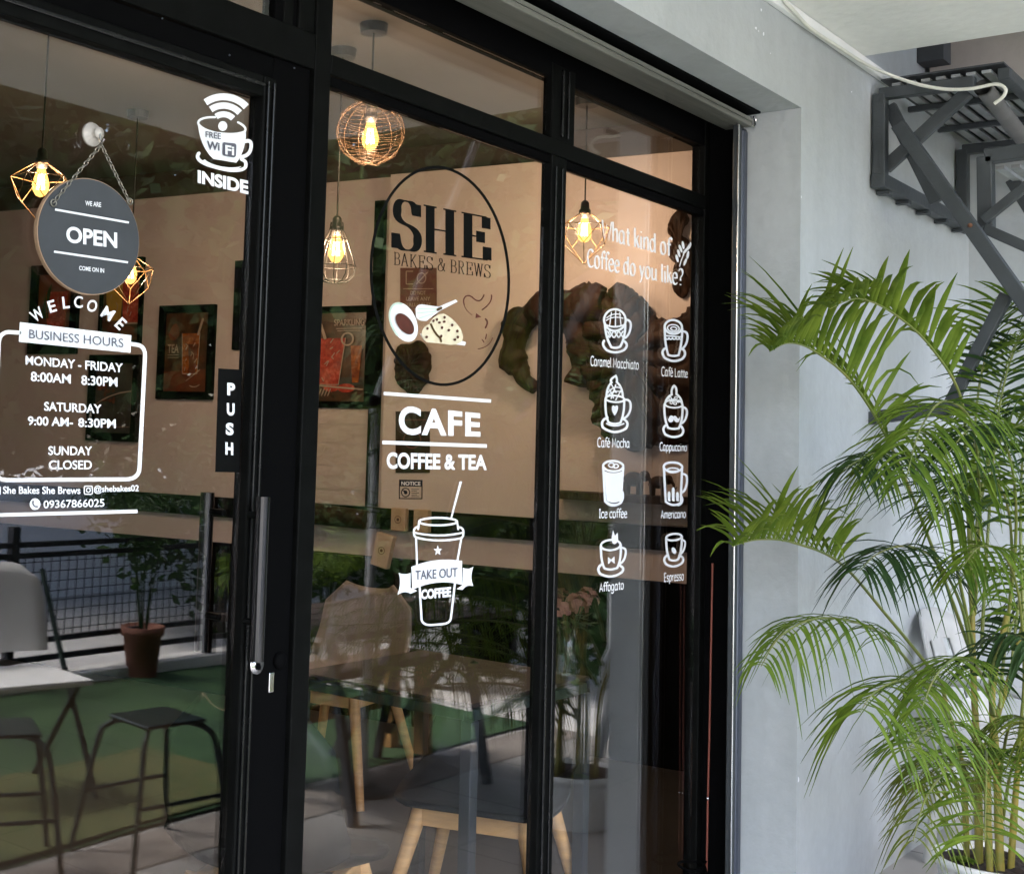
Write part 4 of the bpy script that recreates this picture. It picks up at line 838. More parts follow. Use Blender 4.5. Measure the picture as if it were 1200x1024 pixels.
def d_edge():
    c = Ink().draw("M 12 6 L 14 154", 3); t = Ink().fill(glass_shape(60, 30, 40, 52, 84)); return [("line_print", c, M['paleprint']), ("drink_print", t, M['tea'])]
picture((188, 358, 253, 468), "black framed iced tea picture reading TEA, nearest the door stile", d_tea, M['print'])
picture((352, 359.5, 437.5, 478), "black framed picture of a red sparkling drink above the plank panel", d_sparkling, M['print'], border=.035)
picture((120, 303, 169, 403), "dark framed picture with a yellow and a red drink, behind the OPEN board", d_two, M['print'], border=.02)
picture((38, 311, 94, 415), "black framed red drink picture behind the BUSINESS HOURS banner", d_red, M['printred'], border=.06)
picture((106, 416, 165, 517), "black framed dark picture with a pale curved line behind the hours lettering", d_curve, M['printdark'], border=.05)
picture((277, 305, 334, 410), "black framed picture half hidden behind the door stile", d_edge, M['print'], border=.05)
def poster(px, off, label, lines, m=M['poster'], ik=M['paleprint']):
    l, t, r, b = px; o = thing("wall_poster", onwall((l+r)/2, b, off), label, "poster")
    i = Ink().poly([(l, t), (r, t), (r, b), (l, b)]); pm = i.mesh(on_end(off+.003)); pm.v += [tuple(Vector(v)-WN*.0025) for v in pm.v[:4]]; pm.f += [(a, (a+1) % 4, 4+(a+1) % 4, 4+a) for a in range(4)]
    obj("sheet", pm, m, o, world=True); i = Ink()
    for s_, q in lines:
        if s_ == '-': i.stroke([(q[0], q[1]), (q[2], q[3])], q[4], cap=False)
        elif s_ == 'o': i.e(*q)
        else: letters(i, s_, q, .01)
    obj("lettering", i.mesh(on_end(off+.0045)), ik, o, world=True)
poster((469, 314, 511.5, 372), .062, "brown notice poster about valuables on the pillar, behind the whisk drawing",
       [('-', (476, 318, 476, 333, 1.2)), ('-', (476, 318, 484, 318, 1.2)), ('-', (476, 333, 484, 333, 1.2)), ('o', (494, 326, 5, 6, 1.1)), ('-', (488, 333, 501, 319, 1.2)), ('-', (472.5, 338.5, 508, 338.5, .8)), ("DO NOT", (481, 341, 345.5, 499, 341, 345.5)), ("LEAVE ANY", (476, 348, 352.5, 504, 348, 352.5)), ("VALUABLES", (475, 355, 359.5, 505, 355, 359.5)), ("UNATTENDED", (474, 362, 366.5, 506, 362, 366.5))])
poster((463.5, 482, 503.5, 554), .062, "dim brown poster on the pillar behind the CAFE lettering", [('-', (468, 492, 499, 492, 1.5)), ('o', (483, 515, 10, 10, 1.5)), ('-', (468, 536, 499, 536, 1.5)), ('-', (470, 545, 497, 545, 1.5))], M['darkwood'], M['poster'])

def slab(ink_pts, off, thick, bulge=.5, seed=1, sub=2):
    """carved lump: an outline on the wall with its own thickness, rounded and roughened"""
    r_ = random.Random(seed); P = [onwall(x, y, off) for x, y in ink_pts]; n = len(P); c = sum(P, Vector())/n
    vs = []; fs = []; rings = [(1.0, 0.0), (1.0, .35), (.93, .72), (.72, .95), (.40, 1.0)]
    for k, (sc, h) in enumerate(rings):
        for p in P: vs.append(c+(p-c)*(sc*(1+r_.uniform(-.03, .03)*(k > 0)))+WN*(thick*h*(1+r_.uniform(-.25, .25)*(k > 1))))
    vs.append(c+WN*thick)
    for k in range(len(rings)-1):
        for j in range(n): fs.append((k*n+j, k*n+(j+1) % n, (k+1)*n+(j+1) % n, (k+1)*n+j))
    o = (len(rings)-1)*n
    for j in range(n): fs.append((o+j, o+(j+1) % n, len(vs)-1))
    bm = bmesh.new(); bv = [bm.verts.new(v) for v in vs]
    for f in fs: bm.faces.new([bv[q] for q in f])
    bmesh.ops.recalc_face_normals(bm, faces=bm.faces[:]); bmesh.ops.triangulate(bm, faces=bm.faces[:]); bmesh.ops.subdivide_edges(bm, edges=bm.edges[:], cuts=2, use_grid_fill=True, smooth=.4); bm.normal_update()
    for v in bm.verts:
        q = v.co*14; v.co += v.normal*(thick*.30*noise.fractal(q, 1.0, 2.1, 4)+thick*.16*abs(math.sin(q.z*1.3+3*noise.noise(q*.5))))
    bm.verts.index_update()
    m = MB(); m.add([v.co.copy() for v in bm.verts], [[v.index for v in f.verts] for f in bm.faces], True); bm.free(); return m
def dense(pts, k=4, closed=True):
    P = [Vector((x, y)) for x, y in pts]; out = []; n = len(P)
    for i in range(n):
        a, b, c, d_ = P[i-1], P[i], P[(i+1) % n], P[(i+2) % n]
        for j in range(k):
            t = j/k; q = .5*((2*b)+(c-a)*t+(2*a-5*b+4*c-d_)*t*t+(3*b-a-3*c+d_)*t**3); out.append((q.x, q.y))
    return out
obj("wood_carving", slab(dense([(469, 412), (476, 406), (492, 403), (502, 410), (504, 428), (500, 446), (490, 460), (478, 458), (468, 446), (465, 428)]), .062, .05, seed=3), M['darkwood'], label="small dark carved wood mask hung on the pillar below the cake drawing", cat="carving")
# driftwood arch and the big root carving behind the coffee list
def zk(x, y): return (580+x/3.412, 320+y/3.412)
dw = thing("driftwood_carving", onwall(*zk(150, 470), .12), "large dark driftwood carving with an open arch, hung on the end wall behind the mullion", "carving")
def limb(pts, rad, off=.10):
    P = smooth_pts([onwall(*zk(x, y), off) for x, y in pts], 6); n = len(P); k = len(rad)-1; rr = []
    for i_ in range(n):
        t = i_/(n-1)*k; j = min(int(t), k-1); rr.append((rad[j]+(rad[j+1]-rad[j])*(t-j))*(1+.14*math.sin(i_*.62)+rnd.uniform(-.05, .05)))
    t = MB().tube(P, rr, 20); return t.xf(lambda v: v+Vector((noise.noise(v*16), noise.noise(v*16+Vector((9, 0, 0))), noise.noise(v*16+Vector((0, 9, 0)))))*.028)
obj("left_limb", limb([(158, 462), (110, 410), (78, 360), (76, 290), (96, 215), (160, 165), (250, 138), (350, 130), (440, 120)], [.02, .05, .062, .066, .062, .07, .085, .10, .10]), M['darkwood'], dw, world=True)
obj("right_limb", limb([(350, 120), (332, 200), (352, 290), (345, 380), (335, 450)], [.10, .085, .07, .06, .05]), M['darkwood'], dw, world=True)
obj("knot", MB().ball(onwall(*zk(92, 190), .12), .07, 8, (.8, 1, 1)), M['darkwood'], dw, world=True)
obj("root_carving", slab(dense([zk(*p) for p in ((430, 150), (470, 100), (510, 74), (560, 84), (612, 142), (640, 190), (720, 196), (775, 182), (830, 170), (850, 400), (845, 640), (700, 660), (560, 690), (470, 640), (430, 520), (400, 430), (380, 330), (390, 220))], 3), .012, .14, seed=5), M['darkwood'], label="broad dark carved root panel behind the coffee cup decals on the end wall", cat="carving")
obj("leaf_carving", slab(dense([(800, 246), (806, 258), (797, 272), (806, 284), (813, 305), (812, 330), (804, 347), (793, 345), (789, 328), (796, 312), (786, 300), (786, 288), (795, 276), (784, 272), (786, 258)]), .012, .03, seed=6), M['darkwood'], label="slim dark leaf shaped carving high on the end wall at right", cat="carving")
# shelf with two small elephants
sa, za = sz(652, 598); sb, zb = sz(812, 598)
sh2 = obj("display_shelf", wall_box(MB(), sz(815, 556)[0], sz(662, 556)[0], .031, .21, 1.20, 1.235), M['darkwood'], label="dark wooden shelf under the root carving on the end wall", cat="shelf")
obj("shelf_board", wall_box(MB(), sz(815, 556)[0], sz(662, 556)[0], .018, .0305, 1.10, 1.195), M['plank'], label="pale carved board below the dark shelf on the end wall", cat="board")
def elephant(px, py, sc, label):
    m = MB(); m.ball((0, 0, .62), .33, 8, (1.25, .75, .9)); m.ball((.46, 0, .76), .2, 8, (1, .9, 1.1)); m.tube([(.58, 0, .72), (.70, 0, .55), (.72, 0, .40), (.80, 0, .36), (.86, 0, .46)], [.09, .07, .05, .04, .03], 8)
    for x in (-.28, .24):
        for y in (-.13, .13): m.tube([(x, y, 0), (x, y, .5)], [.09, .11], 8)
    m.tube([(-.40, 0, .7), (-.48, 0, .45)], [.03, .015], 6); m.ball((.40, -.19, .80), .15, 6, (.7, .25, 1)); m.ball((.40, .19, .80), .15, 6, (.7, .25, 1))
    p = onwall(px, py, .16); m.xf(lambda v: Vector((-WD.x, -WD.y, 0))*v.x*sc + WN*v.y*sc + Vector((p.x, p.y, 1.2355+v.z*sc)))
    obj("elephant_figurine", m, M['darkwood'], label=label, cat="figurine")
elephant(743, 552, .115, "small dark elephant figurine, left of the two on the shelf"); elephant(772, 552, .10, "small dark elephant figurine, right of the two on the shelf")
# things on the ledge
lg = obj("wood_log", MB().tube([wp(sz(442, 600)[0], .10, 1.03), wp(sz(352, 600)[0], .10, 1.05)], [.05, .06], 14), M['darkwood'], label="dark brown log lying on the black ledge behind the post", cat="log")
obj("wall_strut", wall_box(MB(), sz(650, 630)[0], sz(366, 630)[0], .03, .10, .80, .838), M['blackm'], label="black lower ledge under the beige strip of the end wall", cat="ledge")
def wblock(px, py, w_, h, label, name="wooden_block", m=M['kraft'], off=.07, rot=0.0, z=1.0):
    p = onwall(px, py, off); o = thing(name, (p.x, p.y, z), label, "block", rz=W_ROT)
    b = MB().box((-w_/2, -.02, 0), (w_/2, .02, h), bev=.004)
    if rot: b.xf(lambda v: Matrix.Rotation(rot, 3, 'Y') @ v)
    obj("body", b, m, o); mk = Ink().e(0, h*.5, .018, .018, .003).e(0, h*.5, .008, .008)
    fx = lambda x, y: (Matrix.Rotation(rot, 3, 'Y') @ Vector((x, -.0212, y)), Vector((0, -1, 0))); obj("stamp", mk.mesh(fx), M['brown'], o)
wblock(468.5, 610, .085, .115, "small pale wooden block with a stamp, left of the pair on the ledge", z=.985); wblock(495, 610, .085, .115, "small pale wooden block with a stamp, right of the pair on the ledge", z=.985)
wblock(446, 640, .10, .17, "creased brown paper bag leaning on the end wall beside the blocks", "paper_bag", M['bag'], .12, R(12), .80)

# ------------------------------------------------------------------ pendants
def bulb(root, z0, r=.032, h=.115, power=1.0):
    prof = [(.012, 0), (.016, -.012), (r*.8, -.04), (r, -.065), (r*.92, -.088), (r*.55, -.108), (.001, -h)]
    b = obj("bulb", MB().lathe([(a, b_+z0) for a, b_ in prof], 20), M['bulb'], root)
    f = MB()
    for k in range(6):
        a = k*math.pi/3; f.tube([(.009*math.cos(a), .009*math.sin(a), z0-.03), (.014*math.cos(a+.4), .014*math.sin(a+.4), z0-.085)], .0022, 5)
    obj("filament", f, M['filament'], b)
    L = bpy.data.lights.new("bulb_light", 'POINT'); L.energy = LAMP_W*power; L.color = (1, .76, .56); L.shadow_soft_size = .03
    lo = bpy.data.objects.new("bulb_light", L); COL.objects.link(lo); lo.parent = root; lo.location = (0, 0, z0-.058)
def pendant(px, py, y, kind, label, power=1.0):
    p = at(px, py, 1, y); root = thing("pendant_lamp", p, label, "lamp", "pendant lamps in the cafe")
    H = 3.0-p.z
    obj("cord", MB().tube([(0, 0, .12), (0, 0, H)], .004, 6), M['socket'], root)
    obj("canopy", MB().lathe([(.001, H-.035), (.05, H-.035), (.055, H-.001), (.001, H-.001)], 20, smooth=False), M['socket'], root)
    obj("lamp_holder", MB().lathe([(.001, .125), (.010, .125), (.018, .115), (.020, .085), (.026, .083), (.026, .062), (.021, .06), (.02, .048), (.001, .048)], 18), M['socket'], root)
    bulb(root, .052, power=power)
    c = MB()
    if kind == 'globe':
        rr = .128
        for k in range(12):
            a = 2*math.pi*k/12; pts = []
            for j in range(13):
                t = j/12; ph = math.pi*(.08+.84*t); r_ = rr*math.sin(ph)*(1.0 if t > .3 else .8+.66*t); pts.append((r_*math.cos(a), r_*math.sin(a), .01+rr*.95*math.cos(ph)))
            c.tube(pts, .0011, 4)
        for k in range(26):
            ph = math.pi*(.12+.80*k/25); r_ = rr*math.sin(ph); zz = .01+rr*.95*math.cos(ph)
            c.tube([(r_*1.005*math.cos(q), r_*1.005*math.sin(q), zz+.006*math.sin(3*q+k)) for q in [j*math.pi/10 for j in range(20)]], .0008, 4, closed=True)
        obj("cage", c, M['copper'], root)
    elif kind == 'tear':
        prof = [(.024, .10), (.028, .07), (.045, .03), (.068, -.03), (.082, -.075), (.076, -.11), (.05, -.135), (.02, -.142)]
        for k in range(10):
            a = 2*math.pi*k/10; c.tube([(r_*math.cos(a), r_*math.sin(a), z) for r_, z in prof], .0022, 5)
        for r_, z in (prof[2], prof[4], prof[6]): c.tube([(r_*math.cos(q), r_*math.sin(q), z) for q in [j*math.pi/10 for j in range(20)]], .002, 5, closed=True)
        obj("cage", c, M['socket'], root)
    else:
        a0 = {'geo': .5, 'geo2': 1.1, 'geo3': .2}[kind]; r_ = .115
        T = [(.03*math.cos(a0+k*1.2566), .03*math.sin(a0+k*1.2566), .065) for k in range(5)]; Mx = [(r_*math.cos(a0+k*1.2566), r_*math.sin(a0+k*1.2566), .012) for k in range(5)]; Bt = [(r_*.82*math.cos(a0+.628+k*1.2566), r_*.82*math.sin(a0+.628+k*1.2566), -.075) for k in range(5)]; Bp = (0, 0, -.16)
        for k in range(5):
            for a, b in ((T[k], Mx[k]), (Mx[k], Bt[k]), (Mx[k], Bt[k-1]), (Bt[k], Bp), (Mx[k], Mx[(k+1) % 5])): c.tube([a, b], .0019, 6)
            c.tube([T[k], T[(k+1) % 5]], .0019, 6)
        obj("cage", c, M['brass'], root)
pendant(434, 158, 1.5, 'globe', "copper wire globe pendant lamp with a glowing bulb, highest behind the middle pane")
pendant(394, 290, 1.8, 'tear', "black teardrop cage pendant lamp glowing beside the post")
pendant(685, 268, 1.36, 'geo', "brass geometric cage pendant lamp glowing beside the question lettering")
pendant(48, 212, 2.5, 'geo2', "brass geometric pendant lamp at far left beside the OPEN board", .95)
pendant(153, 318, 3.3, 'geo3', "brass geometric pendant lamp partly hidden behind the OPEN board", .9)

# ------------------------------------------------------------------ tables and chairs inside
tbx0, tby0 = 2.965, .455
tb_ = thing("cafe_table", (tbx0+.31, tby0+.31, 0), "black framed table with a dark glossy top behind the middle and right panes", "table")
obj("tabletop", MB().box((-.315, -.315, .745), (.315, .315, .757), bev=.003), M['tabletop'], tb_)
fm = MB()
for a, b in (((-.30, -.30, .725), (.30, -.30, .725)), ((-.30, .30, .725), (.30, .30, .725)), ((-.30, -.29, .725), (-.30, .29, .725)), ((.30, -.29, .725), (.30, .29, .725))): fm.bar(a, b, .03, .03)
obj("top_frame", fm, M['greenmetal'], tb_)
for sx in (-1, 1):
    for sy in (-1, 1): obj("leg", MB().box((sx*.30-.018, sy*.30-.018, .002), (sx*.30+.018, sy*.30+.018, .709), bev=.003), M['legmetal'], tb_)
def shell_chair(x, y, rz, label, m, seat=.445, back=.80, wood=M['wood'], grp="shell chairs in the cafe"):
    o = thing("shell_chair", (x, y, 0), label, "chair", grp, rz)
    # +x is the front of the seat
    NU, NV = 14, 22; m_ = MB()
    def P(u, v):
        if v < .5:
            t = v/.5; xx = .23-.40*t; zz = seat-.03*math.sin(t*math.pi)*.8+.012*(1-t)**3*-1; wdt = .215+.03*math.sin(t*math.pi); ed = .05*t
        else:
            t = (v-.5)/.5; a = min(1, t*2.2); xx = -.17-.07*math.sin(a*math.pi/2)-.05*max(0, t-.3); zz = seat+.02*a+(back-seat)*t**1.15; wdt = .235-.03*t-.09*max(0, t-.72)/.28; ed = .05*(1-t*.6)
        if v < .08: wdt *= .80+.20*math.sqrt(v/.08)
        uu = abs(u); xx += .10*uu**2.2*(1 if v > .45 else v/.45*1)*(.55 if v > .5 else .2); zz += ed*uu**3*1.3
        return Vector((xx, u*wdt, zz))
    g = [P(-1+2*i_/NU, j/NV) for j in range(NV+1) for i_ in range(NU+1)]; n1 = len(g)
    m_.add(g, [(j*(NU+1)+i_, j*(NU+1)+i_+1, (j+1)*(NU+1)+i_+1, (j+1)*(NU+1)+i_) for j in range(NV) for i_ in range(NU)], True)
    s_ = obj("shell", m_, m, o); md = s_.modifiers.new("thickness", 'SOLIDIFY'); md.thickness = .012; md.offset = 0
    fm_ = MB(); fm_.bar((.16, -.15, seat-.055), (.16, .15, seat-.055), .035, .05).bar((-.15, -.15, seat-.055), (-.15, .15, seat-.055), .035, .05).bar((-.15, -.15, seat-.06), (.16, -.15, seat-.06), .03, .045).bar((-.15, .15, seat-.06), (.16, .15, seat-.06), .03, .045)
    obj("seat_frame", fm_, wood, o)
    for sx in (-1, 1):
        for sy in (-1, 1): obj("leg", MB().tube([(sx*.155, sy*.15, seat-.03), (sx*.25, sy*.25, .003)], [.024, .016], 10), wood, o)
    return o
shell_chair(3.33, .64, R(198), "black shell chair with light wooden legs, tucked under the dark topped table", M['leather'], .435, .72)
shell_chair(2.45, .66, R(20), "black shell chair with light wooden seat frame, low beside the post", M['leather'], .44, .80)
shell_chair(4.30, 2.02, R(190), "beige shell chair standing deeper in the cafe behind the take out cup", M['beigeshell'], .45, .78)
# vase of dried roses on the table
vx, vy = (onp := at(690, 800, 2, .757)).x, onp.y
va = thing("flower_vase", (3.52, .49, .7572), "slim glass vase of dried pink roses on the dark topped table", "vase")
obj("vase", MB().lathe([(.03, 0), (.032, .01), (.026, .08), (.03, .15), (.028, .15), (.022, .08), (.026, .012), (.001, .01)], 20), M['tglass'], va)
sm_ = MB()
for k in range(7): a = k*.9; sm_.tube([(0, 0, .02), (.02*math.cos(a), .02*math.sin(a), .13), (.06*math.cos(a), .06*math.sin(a), .20+.01*k)], .002, 5)
obj("stem", sm_, M['palmdark'], va)
for k in range(6):
    a = k*1.05; c = Vector((.055*math.cos(a), .055*math.sin(a), .215+.012*(k % 3))); fl = MB()
    for j in range(26):
        q = rnd.uniform(0, 6.28); h = rnd.uniform(-.4, 1); r_ = .032*math.sqrt(max(.05, 1-h*h)); n_ = Vector((math.cos(q), math.sin(q), h*.8)).normalized(); b = c+Vector((r_*math.cos(q), r_*math.sin(q), .03*h)); t_ = n_.cross(Vector((0, 0, 1))).normalized()*.014; u_ = n_.cross(t_).normalized()*.015
        fl.add([b-t_, b+t_-u_*.3, b+t_*.7+u_+n_*.006, b-t_*.7+u_+n_*.006], [(0, 1, 2, 3)], True)
    obj("rose", fl, M['rose'], va)
lf = MB()
for k in range(30):
    a = rnd.uniform(0, 6.28); c = Vector((rnd.uniform(.01, .07)*math.cos(a), rnd.uniform(.01, .07)*math.sin(a), rnd.uniform(.13, .20))); d_ = Vector((math.cos(a), math.sin(a), rnd.uniform(-.6, .5)))*.04; s_ = Vector((-math.sin(a), math.cos(a), 0))*.011
    lf.add([c, c+d_*.5+s_, c+d_, c+d_*.5-s_], [(0, 1, 2, 3)])
obj("leaf", lf, M['palmdark'], va)

# ================================================================== POTTED PALM AND WHAT STANDS NEAR IT
def leaflet(mb, b, d, nrm, L, w_, droop, seg=5, twist=0.0):
    pts = []
    for k in range(seg+1):
        u = k/seg; p = b+d*(L*u)+Vector((0, 0, -droop*L*u*u)); pts.append(p)
    vs = []; fs = []
    for k, p in enumerate(pts):
        u = k/seg; t = (pts[min(k+1, seg)]-pts[max(k-1, 0)]).normalized(); s_ = t.cross(nrm)
        s_ = s_.normalized() if s_.length > 1e-4 else Vector((1, 0, 0)); nn = s_.cross(t)
        wv = w_*(.35+.65*min(1, u/.25))*(1-max(0, (u-.35)/.65)**1.7)*.5+.0004
        vs += [p-s_*wv+nn*wv*.55, p, p+s_*wv+nn*wv*.55]
    for k in range(seg): a = k*3; fs += [(a, a+1, a+4, a+3), (a+1, a+2, a+5, a+4)]
    mb.add(vs, fs, True)
def frond(parent, pts, L, m=M['palm'], n=26, t0=.28, vee=.35, w_=.017, droop=.45, fwd=.55, r0=.006, seed=0, sk=.85, dens=1.3, sides=(1, -1), end=.35, nrm_hint=None, rach=M['rachis']):
    r_ = random.Random(seed); P = smooth_pts(pts, 10); N = len(P)
    rc = MB().tube(P, [r0*(1-.8*k/(N-1)) for k in range(N)], 7); o = obj("frond", rc, rach, parent, world=True)
    mb = MB()
    n = int(n*dens)
    if parent.name.startswith('potted_palm') and parent is pp: L *= 1.09; w_ *= 1.06
    for k in range(n):
        for sg in sides:
            q = r_.uniform
            if q(0, 1) < .04: continue
            t = min(.995, t0+(1-t0)*(k+.5+q(-.42, .42)+.25*sg)/n); f = t*(N-1); j = max(0, min(int(f), N-2)); b = P[j].lerp(P[j+1], f-j); T = (P[j+1]-P[j]).normalized()
            up = nrm_hint if nrm_hint is not None else Vector((0, 0, 1)); s_ = T.cross(up)
            s_ = s_.normalized() if s_.length > .05 else Vector((0, 1, 0)); nn = s_.cross(T).normalized()
            tt = (t-t0)/(1-t0); prof = (.55+.45*min(1, tt/.25))*(1-(1-end)*max(0, (tt-.45)/.55)**1.3)
            d = (T*(fwd+.5*tt+q(-.12, .12))+s_*sg*(sk+q(-.12, .12))+nn*(vee+q(-.22, .22))).normalized()
            dr_ = droop*q(.5, 1.5)+(.5 if q(0, 1) < .06 else 0)
            leaflet(mb, b, d, nn, L*prof*q(.82, 1.1), w_*q(.52, .85), dr_)
    obj("leaflets", mb, m, o, world=True); return o
PX_, PY_ = 4.60, -.43
pp = thing("potted_palm", (PX_, PY_, 0), "large areca palm in a white ribbed pot in front of the grey wall", "palm")
po = MB().lathe([(.140, 0), (.145, .01), (.163, .17), (.166, .175)], 72, (0, 0, 0), ripple=36, ramp=.014)
po.lathe([(.166, .175), (.178, .178), (.180, .200), (.170, .202), (.164, .165), (.001, .165)], 48, smooth=True)
obj("pot", po, M['pot'], pp)
so = MB(); ns = 30
for k in range(9):
    for j in range(ns): a = 2*math.pi*j/ns; r_ = .161*k/8+.001; so.v.append((r_*math.cos(a), r_*math.sin(a), .172+rnd.uniform(0, .02)))
so.f = [(k*ns+j, k*ns+(j+1) % ns, (k+1)*ns+(j+1) % ns, (k+1)*ns+j) for k in range(8) for j in range(ns)]; so.sm = [False]*len(so.f)
obj("soil", so, M['soil'], pp)
XP = 4.585
def depth(px, py, ax, val): return (val-CAM[ax])/ray(px, py)[ax]
def pz(px, py, y): return (px, py, y+.10)
def rooted(pts, xr=XP):
    """points stay on their sight lines; distance runs from the cane (plane x = xr) to the tip's own plane"""
    ta = depth(pts[0][0], pts[0][1], 0, xr); tb = depth(pts[-1][0], pts[-1][1], 1, pts[-1][2]); n = len(pts)-1
    tb = min(max(tb, ta*.70), ta*1.12)
    return [CAM+ray(p[0], p[1])*(ta+(tb-ta)*(k/n)**1.2) for k, p in enumerate(pts)]
def cane(px0, pts, r0, r1, xr):
    b = at(px0, 965, 0, xr); b.z = .17
    P = smooth_pts([b]+[at(x, y, 0, xr) for x, y in pts], 6); n = len(P); rr = [r0+(r1-r0)*k/(n-1) for k in range(n)]
    for k in range(3, n-2, 5): rr[k] *= 1.14
    return obj("cane", MB().tube(P, rr, 12), M['cane'], pp, world=True)
cane(1147, [(1146, 900), (1141, 800), (1139, 690)], .0135, .008, 4.575)
cane(1172, [(1168, 900), (1163, 810), (1180, 720)], .0135, .008, 4.545)
cane(1158, [(1160, 880), (1184, 790), (1202, 720)], .011, .007, 4.65)
cane(1133, [(1128, 900), (1112, 840), (1104, 800)], .010, .006, 4.62)
cane(1184, [(1194, 890), (1212, 800)], .011, .007, 4.60)
cane(1160, [(1156, 920), (1152, 870)], .011, .007, 4.50)
# long arching fronds, rachis points (pixel, distance plane)
frond(pp, rooted([pz(1139, 700, -.57), pz(1132, 560, -.56), pz(1127, 470, -.54), pz(1092, 408, -.52), pz(1048, 368, -.50), pz(1006, 350, -.48), pz(972, 362, -.47)]), .26, n=25, t0=.36, m=M['palmlit'], vee=.85, fwd=.66, sk=.55, droop=.32, w_=.026, dens=1.35, seed=1, end=.32)
frond(pp, rooted([pz(1136, 760, -.56), pz(1092, 640, -.52), pz(1045, 525, -.47), pz(1000, 450, -.43), pz(955, 412, -.40), pz(925, 402, -.38), pz(902, 412, -.37)]), .37, m=M['palmlit'], n=27, t0=.33, vee=1.0, fwd=.5, sk=.55, droop=.34, w_=.021, dens=1.45, seed=2, end=.22)
frond(pp, rooted([pz(1108, 805, -.46), pz(1040, 722, -.42), pz(985, 660, -.38), pz(930, 636, -.35), pz(890, 632, -.33), pz(858, 640, -.32)]), .33, m=M['palmlit'], n=24, t0=.40, vee=1.0, fwd=.45, sk=.6, droop=.36, w_=.020, dens=1.3, seed=3, end=.25)
frond(pp, rooted([pz(1112, 840, -.47), pz(1070, 782, -.47), pz(1036, 745, -.46), pz(1000, 728, -.45), pz(955, 725, -.44), pz(915, 745, -.43), pz(892, 780, -.43)]), .17, n=28, t0=.30, vee=.2, fwd=.6, droop=.85, w_=.011, seed=4)
frond(pp, rooted([pz(1120, 870, -.50), pz(1100, 815, -.52), pz(1075, 796, -.55), pz(1050, 798, -.58), pz(1024, 812, -.60), pz(1008, 834, -.61)]), .21, n=20, t0=.28, vee=-.05, fwd=.35, droop=.85, w_=.016, seed=5, end=.6)
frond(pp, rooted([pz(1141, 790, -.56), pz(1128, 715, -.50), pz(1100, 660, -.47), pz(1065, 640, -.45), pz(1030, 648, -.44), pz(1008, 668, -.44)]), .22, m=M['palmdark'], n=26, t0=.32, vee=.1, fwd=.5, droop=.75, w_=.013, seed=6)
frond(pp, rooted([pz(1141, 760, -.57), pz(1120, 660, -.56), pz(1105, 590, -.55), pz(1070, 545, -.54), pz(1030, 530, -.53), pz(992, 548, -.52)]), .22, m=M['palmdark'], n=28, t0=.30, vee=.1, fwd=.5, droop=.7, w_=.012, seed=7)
frond(pp, rooted([pz(1142, 720, -.60), pz(1148, 600, -.64), pz(1140, 500, -.68), pz(1108, 470, -.70), pz(1080, 500, -.72), pz(1062, 560, -.73)]), .22, n=28, t0=.34, vee=.2, fwd=.4, droop=.7, w_=.013, seed=8)
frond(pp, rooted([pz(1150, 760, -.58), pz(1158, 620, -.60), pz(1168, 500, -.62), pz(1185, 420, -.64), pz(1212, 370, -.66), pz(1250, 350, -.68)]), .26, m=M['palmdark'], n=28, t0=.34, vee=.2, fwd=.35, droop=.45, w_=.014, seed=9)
frond(pp, rooted([pz(1141, 700, -.57), pz(1146, 600, -.60), pz(1160, 540, -.64), pz(1190, 500, -.68), pz(1225, 505, -.72), pz(1250, 540, -.74)]), .26, n=28, t0=.28, vee=.3, fwd=.45, droop=.5, w_=.016, seed=10)
frond(pp, rooted([pz(1180, 740, -.61), pz(1186, 660, -.60), pz(1180, 590, -.58), pz(1160, 560, -.56), pz(1132, 565, -.54), pz(1105, 600, -.52)]), .22, m=M['palm'], n=26, t0=.3, vee=.1, fwd=.5, droop=.75, w_=.014, seed=11)
frond(pp, rooted([pz(1172, 830, -.60), pz(1178, 760, -.60), pz(1195, 715, -.60), pz(1225, 700, -.60), pz(1255, 720, -.60)]), .22, m=M['palmdark'], n=24, t0=.25, vee=.1, fwd=.5, droop=.75, w_=.018, seed=12)
frond(pp, rooted([pz(1166, 860, -.62), pz(1160, 800, -.66), pz(1172, 755, -.70), pz(1196, 745, -.74), pz(1222, 770, -.78)]), .20, m=M['palmdark'], n=20, t0=.25, vee=.15, fwd=.45, droop=.7, w_=.02, seed=13)
frond(pp, rooted([pz(1160, 900, -.60), pz(1130, 850, -.66), pz(1096, 850, -.72), pz(1060, 880, -.78)]), .20, m=M['palm'], n=18, t0=.3, vee=.1, fwd=.4, droop=.7, w_=.014, seed=14)
frond(pp, rooted([pz(1152, 920, -.70), pz(1155, 880, -.80), pz(1156, 890, -.90), pz(1155, 935, -.97), pz(1154, 985, -1.0)]), .24, n=17, t0=.22, vee=.1, fwd=.25, droop=.38, w_=.018, seed=15, end=.6)
frond(pp, rooted([pz(1156, 930, -.62), pz(1138, 895, -.66), pz(1112, 900, -.70), pz(1085, 935, -.72), pz(1070, 985, -.73)]), .17, m=M['palmy'], n=18, t0=.2, vee=.0, fwd=.5, droop=.8, w_=.009, seed=16)
frond(pp, rooted([pz(1148, 940, -.55), pz(1120, 890, -.52), pz(1092, 890, -.49), pz(1072, 920, -.47)]), .17, m=M['palmy'], n=24, t0=.25, vee=.1, fwd=.5, droop=.8, w_=.009, seed=17)
frond(pp, rooted([pz(1175, 960, -.64), pz(1186, 900, -.70), pz(1205, 880, -.76), pz(1235, 900, -.82)]), .20, n=20, t0=.2, vee=.2, fwd=.4, droop=.6, w_=.014, seed=18)
